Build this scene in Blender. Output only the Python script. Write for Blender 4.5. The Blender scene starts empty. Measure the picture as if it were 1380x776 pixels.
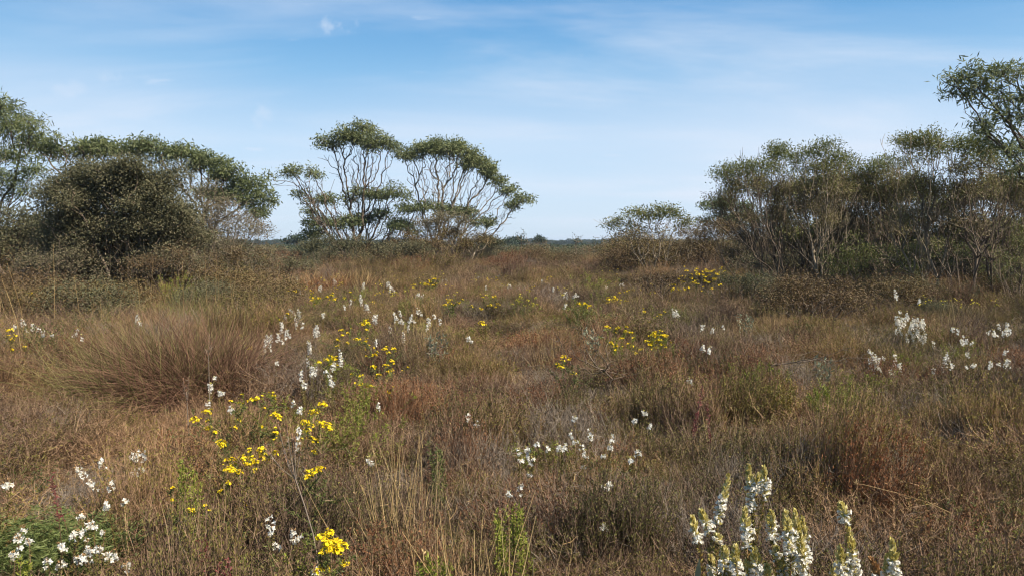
import bpy, math, random
import numpy as np
from mathutils import Vector, Matrix

rng = np.random.default_rng(11)
random.seed(5)
C = bpy.context.scene
COL = C.collection
PI = math.pi
EYE = 1.6
FPX = 1042.0
PITCH = math.radians(3.3)
HOR = 328.0

# ------------------------------------------------------------------ camera maths
def ray(u, v):
    x = (u - 690.0) / FPX; y = (388.0 - v) / FPX
    cp, sp = math.cos(PITCH), math.sin(PITCH)
    return np.array([x, cp + y * sp, -sp + y * cp])
def at_y(u, v, Y):
    d = ray(u, v); return np.array([0, 0, EYE]) + d * (Y / d[1])
def at_h(u, v, z):
    d = ray(u, v); return np.array([0, 0, EYE]) + d * ((z - EYE) / d[2])

# ------------------------------------------------------------------ noise + terrain
class Noise2:
    def __init__(s, seed):
        s.g = np.random.default_rng(seed).random((64, 64))
    def __call__(s, x, y, sc=1.0):
        x = np.asarray(x, float) / sc + 1000; y = np.asarray(y, float) / sc + 1000
        xi = np.floor(x).astype(int); yi = np.floor(y).astype(int)
        fx = x - xi; fy = y - yi; fx = fx * fx * (3 - 2 * fx); fy = fy * fy * (3 - 2 * fy)
        g = s.g; a = g[xi % 64, yi % 64]; b = g[(xi + 1) % 64, yi % 64]
        c = g[xi % 64, (yi + 1) % 64]; d = g[(xi + 1) % 64, (yi + 1) % 64]
        return (a * (1 - fx) + b * fx) * (1 - fy) + (c * (1 - fx) + d * fx) * fy
    def f(s, x, y, sc):
        return 0.6 * s(x, y, sc) + 0.28 * s(x, y, sc * .43) + 0.12 * s(x, y, sc * .19)
N1, N2, N3, N4, N5 = [Noise2(i) for i in (3, 14, 25, 36, 47)]
def gz(x, y):
    x = np.asarray(x, float); y = np.asarray(y, float)
    r = np.hypot(x, y)
    k = np.clip(1 - (r - 40) / 60, 0, 1)
    return ((N1(x, y, 5.0) - .5) * .16 + (N2(x, y, 1.7) - .5) * .07) * k

# ------------------------------------------------------------------ mesh building
class MB:
    def __init__(s):
        s.V = []; s.F = []; s.M = []; s.T = []; s.n = 0
    def add(s, V, F, mat=0, tint=None):
        """V (n,m,3) items, F (k,q) face template on the m vertices"""
        V = np.asarray(V, float); n, m, _ = V.shape
        if n == 0: return
        F = np.asarray(F)
        idx = (np.arange(n) * m)[:, None, None] + F[None] + s.n
        s.V.append(V.reshape(-1, 3)); s.F.append((idx.reshape(-1, F.shape[1]), mat))
        if tint is None: tint = rng.random(n)
        t = np.asarray(tint, float)
        if t.ndim == 0: t = np.full(n, float(t))
        if t.ndim == 1: t = np.repeat(t, m)
        s.T.append(t.reshape(-1)); s.n += n * m
    def merge(s, o, mat_shift=0):
        for V in o.V: s.V.append(V)
        for F, m in o.F: s.F.append((F + s.n, m + mat_shift))
        s.T += o.T; s.n += o.n
    def mesh(s, name, mats):
        me = bpy.data.meshes.new(name)
        V = np.concatenate(s.V) if s.V else np.zeros((3, 3))
        me.vertices.add(len(V)); me.vertices.foreach_set('co', V.astype(np.float32).ravel())
        li = []; starts = []; mi = []; p = 0
        for F, m in s.F:
            q = F.shape[1]; li.append(F.ravel())
            starts.append(p + np.arange(len(F)) * q); p += F.size
            mi.append(np.full(len(F), m))
        li = np.concatenate(li); starts = np.concatenate(starts); mi = np.concatenate(mi)
        me.loops.add(len(li)); me.loops.foreach_set('vertex_index', li.astype(np.int32))
        me.polygons.add(len(starts)); me.polygons.foreach_set('loop_start', starts.astype(np.int32))
        me.polygons.foreach_set('material_index', mi.astype(np.int32))
        me.update(calc_edges=True)
        a = me.attributes.new('tint', 'FLOAT', 'POINT'); a.data.foreach_set('value', np.concatenate(s.T).astype(np.float32))
        for m in (mats if isinstance(mats, (list, tuple)) else [mats]): me.materials.append(m)
        return me
    def build(s, name, mats, parent=None, loc=None, link=True):
        """vertices are world coordinates when loc/parent location is given it is subtracted"""
        off = np.zeros(3)
        q = parent
        while q is not None: off = off + np.array(q.location); q = q.parent
        if loc is not None: off = np.array(loc, float)
        if off.any():
            s.V = [v - off for v in s.V]
        o = bpy.data.objects.new(name, s.mesh(name, mats))
        if parent is not None: o.parent = parent
        elif loc is not None: o.location = tuple(off)
        if link: COL.objects.link(o)
        return o

def unit(v):
    return v / np.maximum(np.linalg.norm(v, axis=-1, keepdims=True), 1e-9)
def rdir(n):
    return unit(rng.normal(size=(n, 3)))
def perp(d):
    r = rdir(len(d)); return unit(np.cross(d, r))
def ribbon(mb, P, W, mat=0, tint=None, side=None):
    """P (n,k,3) polylines, W (n,k) or (k,) widths"""
    n, k, _ = P.shape
    if n == 0: return
    W = np.broadcast_to(np.asarray(W, float), (n, k))
    if side is None: side = perp(unit(P[:, -1] - P[:, 0]))
    a = P - side[:, None] * W[..., None] / 2; b = P + side[:, None] * W[..., None] / 2
    V = np.stack([a, b], 2).reshape(n, 2 * k, 3)
    F = [[2 * i, 2 * i + 1, 2 * i + 3, 2 * i + 2] for i in range(k - 1)]
    mb.add(V, F, mat, tint)
def leaves(mb, P, D, L, W, mat=0, tint=None, fold=0.0):
    """diamond leaf from P along D"""
    n = len(P)
    if n == 0: return
    L = np.broadcast_to(np.asarray(L, float), (n,))[:, None]; W = np.broadcast_to(np.asarray(W, float), (n,))[:, None]
    s = perp(D); nn = np.cross(D, s)
    V = np.stack([P, P + D * L * .45 + s * W / 2 + nn * fold * W, P + D * L, P + D * L * .45 - s * W / 2 + nn * fold * W], 1)
    if fold: mb.add(V, [[0, 1, 2], [0, 2, 3]], mat, tint)
    else: mb.add(V, [[0, 1, 2, 3]], mat, tint)
def prisms(mb, A, B, ra, rb, sides=5, mat=0, tint=None):
    n = len(A)
    if n == 0: return
    d = unit(B - A); ref = np.where(np.abs(d[:, 2:3]) > .9, np.array([[1., 0, 0]]), np.array([[0, 0, 1.]]))
    x = unit(np.cross(d, ref)); y = np.cross(d, x)
    an = np.arange(sides) / sides * 2 * PI
    ring = x[:, None] * np.cos(an)[None, :, None] + y[:, None] * np.sin(an)[None, :, None]
    V = np.concatenate([A[:, None] + ring * ra[:, None, None], B[:, None] + ring * rb[:, None, None]], 1)
    F = [[i, (i + 1) % sides, sides + (i + 1) % sides, sides + i] for i in range(sides)]
    mb.add(V, F, mat, tint)

# ------------------------------------------------------------------ materials
_w = (.90, .76, .58)
WARM = {k: _w for k in ('brown_stems', 'brown_leaflets', 'olive_leaflets', 'rust_leaflets', 'straw_stalks', 'brown_shrub_leaves')}
WARM.update({'olive_leaflets': (1.05, 1.0, .8), 'grey_dead_twigs': (1.0, .93, .8), 'dry_tussock_blades': (.72, .58, .48), 'green_tussock_blades': (.8, .8, .75), 'yellow_green': (1, 1, 1), 'lime_leaflets': (.75, .78, .8), 'grey_bark': (.7, .6, .5), 'pale_bark': (.66, .58, .48)})
def ramp_mat(name, cols, rough=.75, transl=0.0, obj_var=0.0, world_var=None, spec=.25, wsc=.6):
    """cols: list of (pos,(r,g,b)); leaf-by-leaf tint, clump variation and slow world variation of pigment"""
    cols = [(q, tuple(min(.9, a * b) for a, b in zip(c, WARM.get(name, (1, 1, 1))))) for q, c in cols]
    m = bpy.data.materials.new(name); m.use_nodes = True; nt = m.node_tree; nd = nt.nodes; lk = nt.links
    nd.clear(); out = nd.new('ShaderNodeOutputMaterial')
    at = nd.new('ShaderNodeAttribute'); at.attribute_name = 'tint'
    fac = at.outputs['Fac']
    if obj_var:
        oi = nd.new('ShaderNodeObjectInfo')
        m1 = nd.new('ShaderNodeMath'); m1.operation = 'MULTIPLY_ADD'; m1.inputs[1].default_value = obj_var; m1.inputs[2].default_value = -obj_var / 2
        lk.new(oi.outputs['Random'], m1.inputs[0])
        m2 = nd.new('ShaderNodeMath'); m2.operation = 'ADD'; lk.new(fac, m2.inputs[0]); lk.new(m1.outputs[0], m2.inputs[1]); fac = m2.outputs[0]
    cr = nd.new('ShaderNodeValToRGB'); el = cr.color_ramp.elements
    while len(el) < len(cols): el.new(.5)
    for e, (p, c) in zip(el, cols): e.position = p; e.color = (*c, 1)
    lk.new(fac, cr.inputs['Fac']); col = cr.outputs['Color']
    if world_var:
        geo = nd.new('ShaderNodeNewGeometry')
        nz = nd.new('ShaderNodeTexNoise'); nz.inputs['Scale'].default_value = wsc; nz.inputs['Detail'].default_value = 3
        lk.new(geo.outputs['Position'], nz.inputs['Vector'])
        mr = nd.new('ShaderNodeMapRange'); mr.inputs['From Min'].default_value = .38; mr.inputs['From Max'].default_value = .62
        lk.new(nz.outputs['Fac'], mr.inputs['Value'])
        mx = nd.new('ShaderNodeMix'); mx.data_type = 'RGBA'; mx.blend_type = 'MULTIPLY'; mx.inputs['Factor'].default_value = 1
        mc = nd.new('ShaderNodeMix'); mc.data_type = 'RGBA'
        mc.inputs['A'].default_value = (*world_var[0], 1); mc.inputs['B'].default_value = (*world_var[1], 1)
        lk.new(mr.outputs['Result'], mc.inputs['Factor']); lk.new(col, mx.inputs['A']); lk.new(mc.outputs['Result'], mx.inputs['B'])
        col = mx.outputs['Result']
    bs = nd.new('ShaderNodeBsdfPrincipled'); bs.inputs['Roughness'].default_value = rough
    bs.inputs['Specular IOR Level'].default_value = spec
    lk.new(col, bs.inputs['Base Color'])
    if transl:
        tr = nd.new('ShaderNodeBsdfTranslucent'); lk.new(col, tr.inputs['Color'])
        ms = nd.new('ShaderNodeMixShader'); ms.inputs[0].default_value = transl
        lk.new(bs.outputs[0], ms.inputs[1]); lk.new(tr.outputs[0], ms.inputs[2]); lk.new(ms.outputs[0], out.inputs[0])
    else: lk.new(bs.outputs[0], out.inputs[0])
    return m
def R(*c): # even ramp
    return [(i / (len(c) - 1), x) for i, x in enumerate(c)]
WV = ((.72, .74, .84), (1.22, 1.12, 1.0))
M = {}
M['bark'] = ramp_mat('grey_bark', R((.10, .085, .07), (.24, .21, .18)), .85, wsc=6, world_var=((.6, .6, .6), (1.3, 1.25, 1.2)))
M['palebark'] = ramp_mat('pale_bark', R((.2, .18, .15), (.42, .38, .32)), .8, wsc=6, world_var=((.6, .6, .6), (1.3, 1.25, 1.2)))
M['gumleaf'] = ramp_mat('gum_leaves', R((.085, .105, .04), (.155, .175, .068), (.235, .235, .10), (.32, .22, .11)), .55, .38, spec=.4)
M['bushleaf'] = ramp_mat('dark_bush_leaves', R((.065, .068, .036), (.115, .11, .056), (.16, .138, .076), (.2, .15, .10)), .7, .32, spec=.2)
M['brownleaf'] = ramp_mat('brown_shrub_leaves', R((.10, .075, .05), (.16, .12, .07), (.15, .145, .06), (.26, .19, .12)), .7, .2, obj_var=.5)
M['thicket'] = ramp_mat('thicket_leaves', R((.06, .075, .02), (.12, .135, .038), (.18, .18, .055), (.19, .15, .07), (.19, .145, .09)), .6, .28)
M['farleaf'] = ramp_mat('far_leaves', R((.03, .045, .025), (.055, .075, .04), (.09, .10, .055)), .7, .2, obj_var=.6)
M['stem_brown'] = ramp_mat('brown_stems', R((.10, .07, .055), (.2, .145, .115), (.36, .285, .23)), .8, .0, obj_var=.5, world_var=WV)
M['leaf_brown'] = ramp_mat('brown_leaflets', R((.10, .068, .052), (.17, .112, .08), (.16, .13, .07), (.24, .175, .115)), .75, .2, obj_var=.6, world_var=WV)
M['leaf_olive'] = ramp_mat('olive_leaflets', R((.07, .07, .025), (.13, .125, .04), (.21, .19, .06), (.17, .11, .05)), .7, .25, obj_var=.5, world_var=WV)
M['leaf_green'] = ramp_mat('green_leaflets', R((.06, .075, .02), (.11, .13, .035), (.19, .19, .055)), .6, .3, obj_var=.5)
M['leaf_lime'] = ramp_mat('lime_leaflets', R((.14, .17, .02), (.28, .30, .04), (.36, .33, .06)), .6, .3, obj_var=.4)
M['leaf_rust'] = ramp_mat('rust_leaflets', R((.13, .06, .04), (.22, .11, .065), (.28, .18, .11)), .75, .2, obj_var=.5, world_var=WV)
M['twig_grey'] = ramp_mat('grey_dead_twigs', R((.12, .10, .09), (.2, .165, .145), (.32, .275, .24)), .85, 0, obj_var=.4)
M['straw'] = ramp_mat('straw_stalks', R((.22, .15, .08), (.38, .29, .16), (.5, .42, .26)), .7, .1, obj_var=.5)
M['white'] = ramp_mat('white_petals', R((.6, .5, .36), (.84, .79, .68), (.88, .85, .77), (.88, .86, .79)), .6, .45)
M['bud'] = ramp_mat('cream_buds', R((.42, .34, .07), (.66, .56, .2), (.78, .68, .38)), .6, .3)
M['budbrown'] = ramp_mat('tan_buds', R((.3, .17, .07), (.5, .3, .14)), .65, .2)
M['yellow'] = ramp_mat('yellow_petals', R((.55, .33, .01), (.80, .56, .01), (.86, .66, .012), (.88, .72, .03)), .6, .25)
M['paleyellow'] = ramp_mat('pale_yellow_petals', R((.62, .50, .04), (.72, .62, .07)), .6, .25)
M['tus_dry'] = ramp_mat('dry_tussock_blades', R((.11, .065, .05), (.2, .125, .09), (.34, .24, .17)), .75, .1)
M['tus_green'] = ramp_mat('green_tussock_blades', R((.12, .11, .035), (.2, .18, .06), (.3, .25, .1)), .65, .2)
M['redleaf'] = ramp_mat('red_leaves', R((.13, .04, .035), (.26, .07, .065)), .6, .3)
M['fern'] = ramp_mat('fern_fronds', R((.07, .095, .025), (.135, .165, .045), (.2, .22, .08)), .6, .3)
M['rustseed'] = ramp_mat('rusty_seed_heads', R((.3, .13, .07), (.45, .24, .13)), .8, .1)
M['greyleaf'] = ramp_mat('grey_green_leaves', R((.15, .16, .10), (.27, .28, .18)), .6, .25)

# ground: bare litter and sand under the heath, dull scrub colours far away
def ground_mat():
    m = bpy.data.materials.new('heath_soil'); m.use_nodes = True; nt = m.node_tree; nd = nt.nodes; lk = nt.links
    bs = nd['Principled BSDF']; bs.inputs['Roughness'].default_value = .95
    geo = nd.new('ShaderNodeNewGeometry')
    a = nd.new('ShaderNodeTexNoise'); a.inputs['Scale'].default_value = 9; a.inputs['Detail'].default_value = 8; lk.new(geo.outputs['Position'], a.inputs['Vector'])
    cr = nd.new('ShaderNodeValToRGB'); cr.color_ramp.elements[0].position = .35; cr.color_ramp.elements[1].position = .7
    cr.color_ramp.elements[0].color = (.035, .026, .02, 1); cr.color_ramp.elements[1].color = (.13, .10, .075, 1)
    lk.new(a.outputs['Fac'], cr.inputs['Fac'])
    b = nd.new('ShaderNodeTexNoise'); b.inputs['Scale'].default_value = .05; b.inputs['Detail'].default_value = 5; lk.new(geo.outputs['Position'], b.inputs['Vector'])
    mx = nd.new('ShaderNodeMix'); mx.data_type = 'RGBA'; mx.inputs['B'].default_value = (.06, .07, .035, 1)
    mp = nd.new('ShaderNodeMapRange'); mp.inputs['From Min'].default_value = .45; mp.inputs['From Max'].default_value = .6; lk.new(b.outputs['Fac'], mp.inputs['Value'])
    lk.new(mp.outputs['Result'], mx.inputs['Factor']); lk.new(cr.outputs['Color'], mx.inputs['A']); lk.new(mx.outputs['Result'], bs.inputs['Base Color'])
    bp = nd.new('ShaderNodeBump'); bp.inputs['Strength'].default_value = .6; bp.inputs['Distance'].default_value = .03
    lk.new(a.outputs['Fac'], bp.inputs['Height']); lk.new(bp.outputs['Normal'], bs.inputs['Normal'])
    return m
def make_ground():
    ax = np.concatenate([-np.geomspace(4000, 62, 14), np.linspace(-60, 60, 121), np.geomspace(62, 4000, 14)])
    X, Y = np.meshgrid(ax, ax, indexing='ij'); Z = gz(X, Y)
    n = len(ax); V = np.stack([X, Y, Z], -1).reshape(1, -1, 3)
    i, j = np.meshgrid(np.arange(n - 1), np.arange(n - 1), indexing='ij'); i = i.ravel(); j = j.ravel()
    F = np.stack([i * n + j, (i + 1) * n + j, (i + 1) * n + j + 1, i * n + j + 1], 1)
    mb = MB(); mb.add(V, F); o = mb.build('ground', ground_mat())
    for p in o.data.polygons: p.use_smooth = True
    o['kind'] = 'structure'; o['label'] = 'dark sandy soil under the heath plants'
make_ground()

# ------------------------------------------------------------------ things
COUNT = {}
def thing(name, label, cat, loc, group=None):
    o = bpy.data.objects.new(name, None); COL.objects.link(o); o.location = tuple(float(c) for c in loc)
    o.empty_display_size = .1
    o['label'] = label; o['category'] = cat
    if group: o['group'] = group
    return o
def ground_pt(p):
    return np.array([p[0], p[1], float(gz(p[0], p[1]))])

# ------------------------------------------------------------------ branching plants
def grow(root_pts, root_par, pts, bf=.6, cap=9e9):
    """greedy tree through the points (short links, short way home)"""
    N0 = len(root_pts); N = N0 + len(pts)
    P = np.concatenate([root_pts, pts]); par = np.full(N, -1); par[:N0] = root_par
    pl = np.zeros(N)
    for i in range(N0):
        if par[i] >= 0: pl[i] = pl[par[i]] + np.linalg.norm(P[i] - P[par[i]])
    todo = np.arange(N0, N)
    D = np.linalg.norm(P[todo][:, None] - P[None, :N0], axis=2) + bf * pl[None, :N0]
    bi = D.argmin(1); bc = D.min(1); alive = np.ones(len(todo), bool)
    for _ in range(len(todo)):
        k = np.where(alive, bc, 1e9).argmin(); j = todo[k]; alive[k] = False
        par[j] = bi[k]; pl[j] = pl[par[j]] + np.linalg.norm(P[j] - P[par[j]])
        c = np.linalg.norm(P[todo] - P[j], axis=1) + bf * pl[j]
        better = c < bc; bc[better] = c[better]; bi[better] = j
    return P, par
def radii(P, par, tip=.006, ex=2.3, rmax=.2):
    N = len(P); r = np.zeros(N); ch = np.zeros(N, int)
    kids = [[] for _ in range(N)]
    root = []
    for i in range(N):
        if par[i] >= 0: kids[par[i]].append(i); ch[par[i]] += 1
        else: root.append(i)
    order = []; st = list(root)
    while st:
        i = st.pop(); order.append(i); st += kids[i]
    for i in reversed(order):
        r[i] = tip if not kids[i] else min(rmax, sum(r[k] ** ex for k in kids[i]) ** (1 / ex))
    return r, ch
def branch_mesh(P, par, r, wig=.12, thick=.012, rootflare=1.25, mat=0):
    mb = MB(); idx = np.where(par >= 0)[0]
    A = P[par[idx]]; B = P[idx]; L = np.linalg.norm(B - A, axis=1)
    mid = (A + B) / 2 + rdir(len(idx)) * (L * wig)[:, None]
    ra = np.minimum(r[par[idx]], r[idx] * 1.5); rb = r[idx]; rm = (ra + rb) / 2
    t = rng.random(len(idx)); tk = rb > thick
    for m, s in ((tk, 6), (~tk, 3)):
        prisms(mb, A[m], mid[m], ra[m], rm[m], s, mat, t[m]); prisms(mb, mid[m], B[m], rm[m], rb[m], s, mat, t[m])
    return mb
def bez(a, b, c, n):
    t = np.linspace(0, 1, n)[:, None]; return a * (1 - t) ** 2 + 2 * b * t * (1 - t) + c * t * t

def make_tree(name, label, cat, base_px, D, pads, leaf=(.12, .035), nleaf=26, clump=.26, tips=.9, bf=.55,
              lm='gumleaf', bm='bark', depth=.75, trunks=2, tint=(.1, .55), group=None, tip_r=.006, rmax=.16, spread=.2,
              drop=.12, dead=0, low=0.0, seed=None, trunkname='trunk', crownname='crown', fill=.35, limb_bend=.45, limb_px=9, rex=2.35, wig=.1):
    """pads: (u, v, ru, rv[, tint shift[, density]]) ellipses seen in the photograph at distance D"""
    base = at_y(base_px[0], base_px[1], D); base = ground_pt(base)
    t = thing(name, label, cat, base, group)
    s = D / FPX
    R0 = []; Par = []
    nst = trunks
    roots = []
    R0.append(base - np.array([0, 0, .25])); Par.append(-1)
    for k in range(nst):
        p = base + np.array([rng.normal() * spread, rng.normal() * spread, -.08]); roots.append(len(R0)); R0.append(p); Par.append(0)
    tipsP = []; tipT = []; carriers = []
    for pi, pd in enumerate(pads):
        u, v, ru, rv = pd[:4]; sh = pd[4] if len(pd) > 4 else 0; den = pd[5] if len(pd) > 5 else 1
        c = at_y(u, v, D); off = (rng.random() - .5) * ru * s * depth * .8; c = c + np.array([0, off, 0])
        rx, rz, ry = ru * s, rv * s, max(ru * s * depth, .2)
        # limb
        for li in range(max(1, int(round(ru / limb_px)))):
          k = (pi + li) % nst; a = R0[roots[k]]; hop = roots[k]
          low_c = c + np.array([rx * (rng.random() - .5) * 1.3, ry * (rng.random() - .5), -rz * .5])
          ctrl = a + (low_c - a) * .5 + np.array([0, 0, 1.0]) * (np.linalg.norm(low_c - a) * limb_bend * .35) + rdir(1)[0] * .15
          n = max(4, int(np.linalg.norm(low_c - a) / .35))
          B = bez(a, ctrl * .5 + (a * .45 + low_c * .55 + np.array([0, 0, -.1])) * .5, low_c, n)
          B[1:-1] += rng.normal(size=(n - 2, 3)) * .05
          prev = hop; st_ = 1
          if len(R0) > nst + 8:   # leave an existing limb of the same stem instead of starting at the ground
              AA = np.array(R0[nst + 1:]); j0 = int(len(B) * (.18 + .3 * rng.random())); dd_ = np.linalg.norm(AA - B[j0], axis=1); jj = int(dd_.argmin())
              if dd_[jj] < .13 * np.linalg.norm(low_c - a) and AA[jj][2] < B[min(j0 + 1, n - 1)][2] + .1: prev = jj + nst + 1; st_ = j0 + 1
          for q in B[st_:]:
            R0.append(q); Par.append(prev); prev = len(R0) - 1
          k = pi % nst
        vol = 4 / 3 * PI * rx * ry * rz
        m = int(np.clip(den * tips * 70 * math.sqrt(rx * ry) * max(rz, .3) * 3.2 * (1 if D < 60 else .05), 14, 420))
        ns = int(np.clip(ru / 4.0, 3, 9)); sc_ = rdir(ns) * .72; sc_[:, 2] = np.abs(sc_[:, 2]) * .9 - .15; sr = .22 + .26 * rng.random(ns)
        if ns > 3: sc_[:, 0] = np.linspace(-.85, .85, ns) + rng.normal(size=ns) * .12; sc_[:, 2] = np.sqrt(np.clip(1 - sc_[:, 0] ** 2, .02, 1)) * .8 - .35 + rng.normal(size=ns) * .36
        who = rng.integers(0, ns, m); q = sc_[who] + rdir(m) * (rng.random((m, 1)) ** .4) * sr[who][:, None] * np.array([1, 1, 1.25])
        pts = c + q * np.array([rx, ry, rz]); pts += rng.normal(size=pts.shape) * .05
        tipsP.append(pts); tipT.append(np.full(m, sh))
        nc = int(m * fill)
        w = rng.random((nc, 1)) ** .7; j = rng.integers(0, m, nc)
        jb = R0[roots[k]] + np.array([0, 0, .4])
        carriers.append(jb + (pts[j] - jb) * (.42 + .54 * w) + rng.normal(size=(nc, 3)) * .12)
    tipsP = np.concatenate(tipsP); tipT = np.concatenate(tipT); carr = np.concatenate(carriers)
    dd = None
    if dead:
        j = rng.integers(0, len(carr), dead); dd = carr[j] + rdir(dead) * (.35 + .5 * rng.random((dead, 1))) * np.array([1, 1, .7])
    allp = np.concatenate([tipsP, carr] + ([dd] if dead else []))
    P, par = grow(np.array(R0), np.array(Par), allp, bf)
    r, ch = radii(P, par, tip_r, rex, rmax)
    N0 = len(R0)
    branch_mesh(P, par, r, wig).build(trunkname, M[bm], t)
    mb = MB()
    T = P[N0:N0 + len(tipsP)]; n = len(T)
    cl = np.repeat(np.arange(n), nleaf); k = len(cl)
    g = rng.normal(size=(k, 3)) * np.array([1, 1, .55]); 
    g = np.clip(g, -1.7, 1.7); pos = T[cl] + g * clump * .5
    d = unit(rdir(k) + np.array([0, 0, .15 - drop * 3]) + unit(g) * .5)
    tn = np.clip(tint[0] + (tint[1] - tint[0]) * rng.random(k) + tipT[cl] + (rng.random(n) * .16 - .08)[cl], 0, 1)
    sz = .65 + .7 * rng.random(k)
    leaves(mb, pos, d, leaf[0] * sz, leaf[1] * sz, 0, tn)
    mb.build(crownname, M[lm], t)
    return t

# ------------------------------------------------------------------ the trees
G_CEN = 'umbrella-crowned gum trees in the middle distance'
G_RT = 'slender tea trees of the right-hand thicket'
G_LF = 'trees of the left-hand grove'
make_tree('gum_tree', 'tall umbrella-crowned gum with a high flat top and lower tiers, left of its wider neighbour', 'tree', (492, 348), 40,
    [(446, 191, 16, 8, 0, .8), (470, 187, 20, 11), (492, 187, 22, 13, .04), (514, 198, 18, 12, .06), (440, 272, 24, 5, -.05, .7), (488, 264, 18, 6), (524, 266, 24, 8),
     (560, 280, 20, 8, -.05), (455, 302, 32, 9, -.08), (428, 318, 14, 9, -.05), (500, 296, 28, 9, -.05), (540, 312, 20, 8, -.1)],
    leaf=(.15, .05), nleaf=34, clump=.42, trunks=3, spread=.5, group=G_CEN, dead=160, rmax=.15, bf=.5, tip_r=.0095, fill=1.7, limb_px=6, rex=2.6)
make_tree('gum_tree', 'broad dome-crowned gum of fanning pale branches with a long arm reaching right', 'tree', (590, 350), 40,
    [(550, 211, 16, 9, .02), (575, 205, 20, 12), (600, 201, 22, 13, .02), (622, 208, 22, 14, .06), (642, 221, 18, 13, .1), (658, 233, 15, 10, .05), (669, 245, 10, 7), (686, 258, 12, 5, 0, .8),
     (704, 268, 13, 4, 0, .7), (690, 276, 8, 5, 0, .6), (606, 284, 24, 8, .02), (650, 300, 13, 7), (630, 286, 10, 5)],
    leaf=(.15, .05), nleaf=34, clump=.42, trunks=4, spread=.8, group=G_CEN, dead=200, rmax=.15, bf=.5, tip_r=.0095, fill=1.7, limb_px=6, rex=2.6, bm='palebark')
make_tree('gum_tree', 'small leaning gum with thin bare twigs at the left edge of the central clump', 'tree', (482, 348), 38.5,
    [(384, 235, 16, 5, 0, .7), (404, 230, 20, 5, .03, .7), (425, 236, 10, 4, 0, .5), (404, 262, 10, 4, .1, .15), (420, 285, 12, 4, 0, .3)],
    leaf=(.14, .045), nleaf=22, clump=.36, trunks=1, group=G_CEN, dead=110, rmax=.11, bf=.45, limb_bend=.1, tip_r=.009, fill=1.6, limb_px=7, rex=2.6)
make_tree('gum_tree', 'spreading flat-topped gum behind the dark bush, its right branches open to the sky', 'tree', (240, 352), 28,
    [(60, 205, 40, 9, .05, .7), (105, 200, 35, 10, .05), (150, 203, 35, 10), (200, 204, 36, 10), (245, 212, 30, 10), (280, 224, 28, 10), (308, 236, 26, 9), (332, 250, 22, 9), (350, 268, 18, 8),
     (352, 286, 12, 7, 0, .8), (318, 268, 20, 7), (290, 262, 18, 7)],
    leaf=(.13, .042), nleaf=48, clump=.36, trunks=4, spread=1.2, group=G_LF, dead=160, rmax=.15, bf=.5, tint=(.0, .48), tip_r=.008, fill=.8, limb_px=7)
make_tree('gum_tree', 'feathery narrow-leaved gum cut by the left edge of the photograph', 'tree', (-60, 375), 20,
    [(-10, 150, 30, 10), (8, 142, 14, 7, 0, .8), (30, 168, 22, 8, .05), (-5, 180, 34, 12), (46, 184, 14, 7, .05), (10, 208, 34, 8, 0, .6), (-20, 240, 40, 14), (22, 252, 34, 10, 0, .7), (50, 232, 16, 7, 0, .5), (-40, 200, 30, 12)],
    leaf=(.15, .024), nleaf=30, clump=.3, trunks=2, group=G_LF, dead=140, rmax=.11, tint=(.0, .48), drop=.18)
make_tree('bushy_tree', 'dense dark rounded bush-tree with a shaded hollow heart, left of centre in the grove', 'bush', (155, 392), 16.5,
    [(115, 248, 46, 20, .12), (162, 240, 48, 20, .1), (208, 248, 40, 22, .1), (90, 272, 36, 30, .2), (150, 275, 55, 34, .2), (215, 280, 42, 34, .18), (105, 302, 40, 16, .25), (155, 308, 50, 16, .25), (210, 305, 36, 16, .25), (95, 325, 40, 28, .3), (170, 325, 60, 30, .25), (110, 356, 45, 20, .35), (170, 362, 55, 18, .3), (230, 352, 35, 20, .35), (235, 318, 30, 28, .3)],
    leaf=(.055, .022), nleaf=95, clump=.3, trunks=6, spread=.5, group='dense bushes along the left grove', dead=160, lm='bushleaf', tint=(.0, .52), rmax=.05, crownname='crown', tips=1.5)
make_tree('bushy_tree', 'brown-topped tea tree bush thinning to bare twigs, right of the dark bush', 'bush', (300, 385), 18.5,
    [(268, 262, 26, 14, .4), (290, 282, 34, 20, .5), (262, 312, 30, 22, .55), (318, 312, 34, 20, .5), (345, 322, 22, 14, .45), (295, 345, 45, 18, .6)],
    leaf=(.05, .018), nleaf=60, clump=.28, trunks=5, spread=.4, group='dense bushes along the left grove', dead=240, lm='bushleaf', tint=(.15, .55), rmax=.05, bm='palebark', tip_r=.004)
make_tree('bushy_tree', 'low green bush spreading at the left edge below the feathery gum', 'bush', (15, 385), 18,
    [(-10, 300, 50, 20, .05), (45, 308, 30, 18, .05), (10, 330, 50, 20, .15), (-50, 310, 40, 30, .1), (60, 345, 30, 18, .35)],
    leaf=(.075, .026), nleaf=54, clump=.3, trunks=5, spread=.5, group='dense bushes along the left grove', dead=60, lm='bushleaf', tint=(.1, .5), rmax=.05)
make_tree('tea_tree', 'small rounded tea tree standing alone right of the open horizon', 'tree', (880, 356), 28,
    [(838, 300, 18, 8, .05), (862, 290, 20, 8), (888, 287, 18, 7, .05), (908, 292, 16, 8), (926, 302, 10, 8, .15), (880, 312, 30, 9, .5, .4), (850, 318, 18, 6, .5, .4)],
    leaf=(.09, .03), nleaf=36, clump=.3, trunks=6, spread=.5, lm='thicket', tint=(.15, .6), dead=190, rmax=.05, bm='palebark', tip_r=.005, group='small trees right of the open horizon')
make_tree('gum_tree', 'distant flat-topped gum peeping out left of the thicket', 'tree', (1000, 350), 46,
    [(965, 275, 20, 5), (990, 278, 22, 6), (1010, 296, 30, 9, -.05), (980, 300, 22, 7)], leaf=(.16, .055), nleaf=30, clump=.45, trunks=2, dead=40, tint=(.02, .45), group='small trees right of the open horizon')
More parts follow.
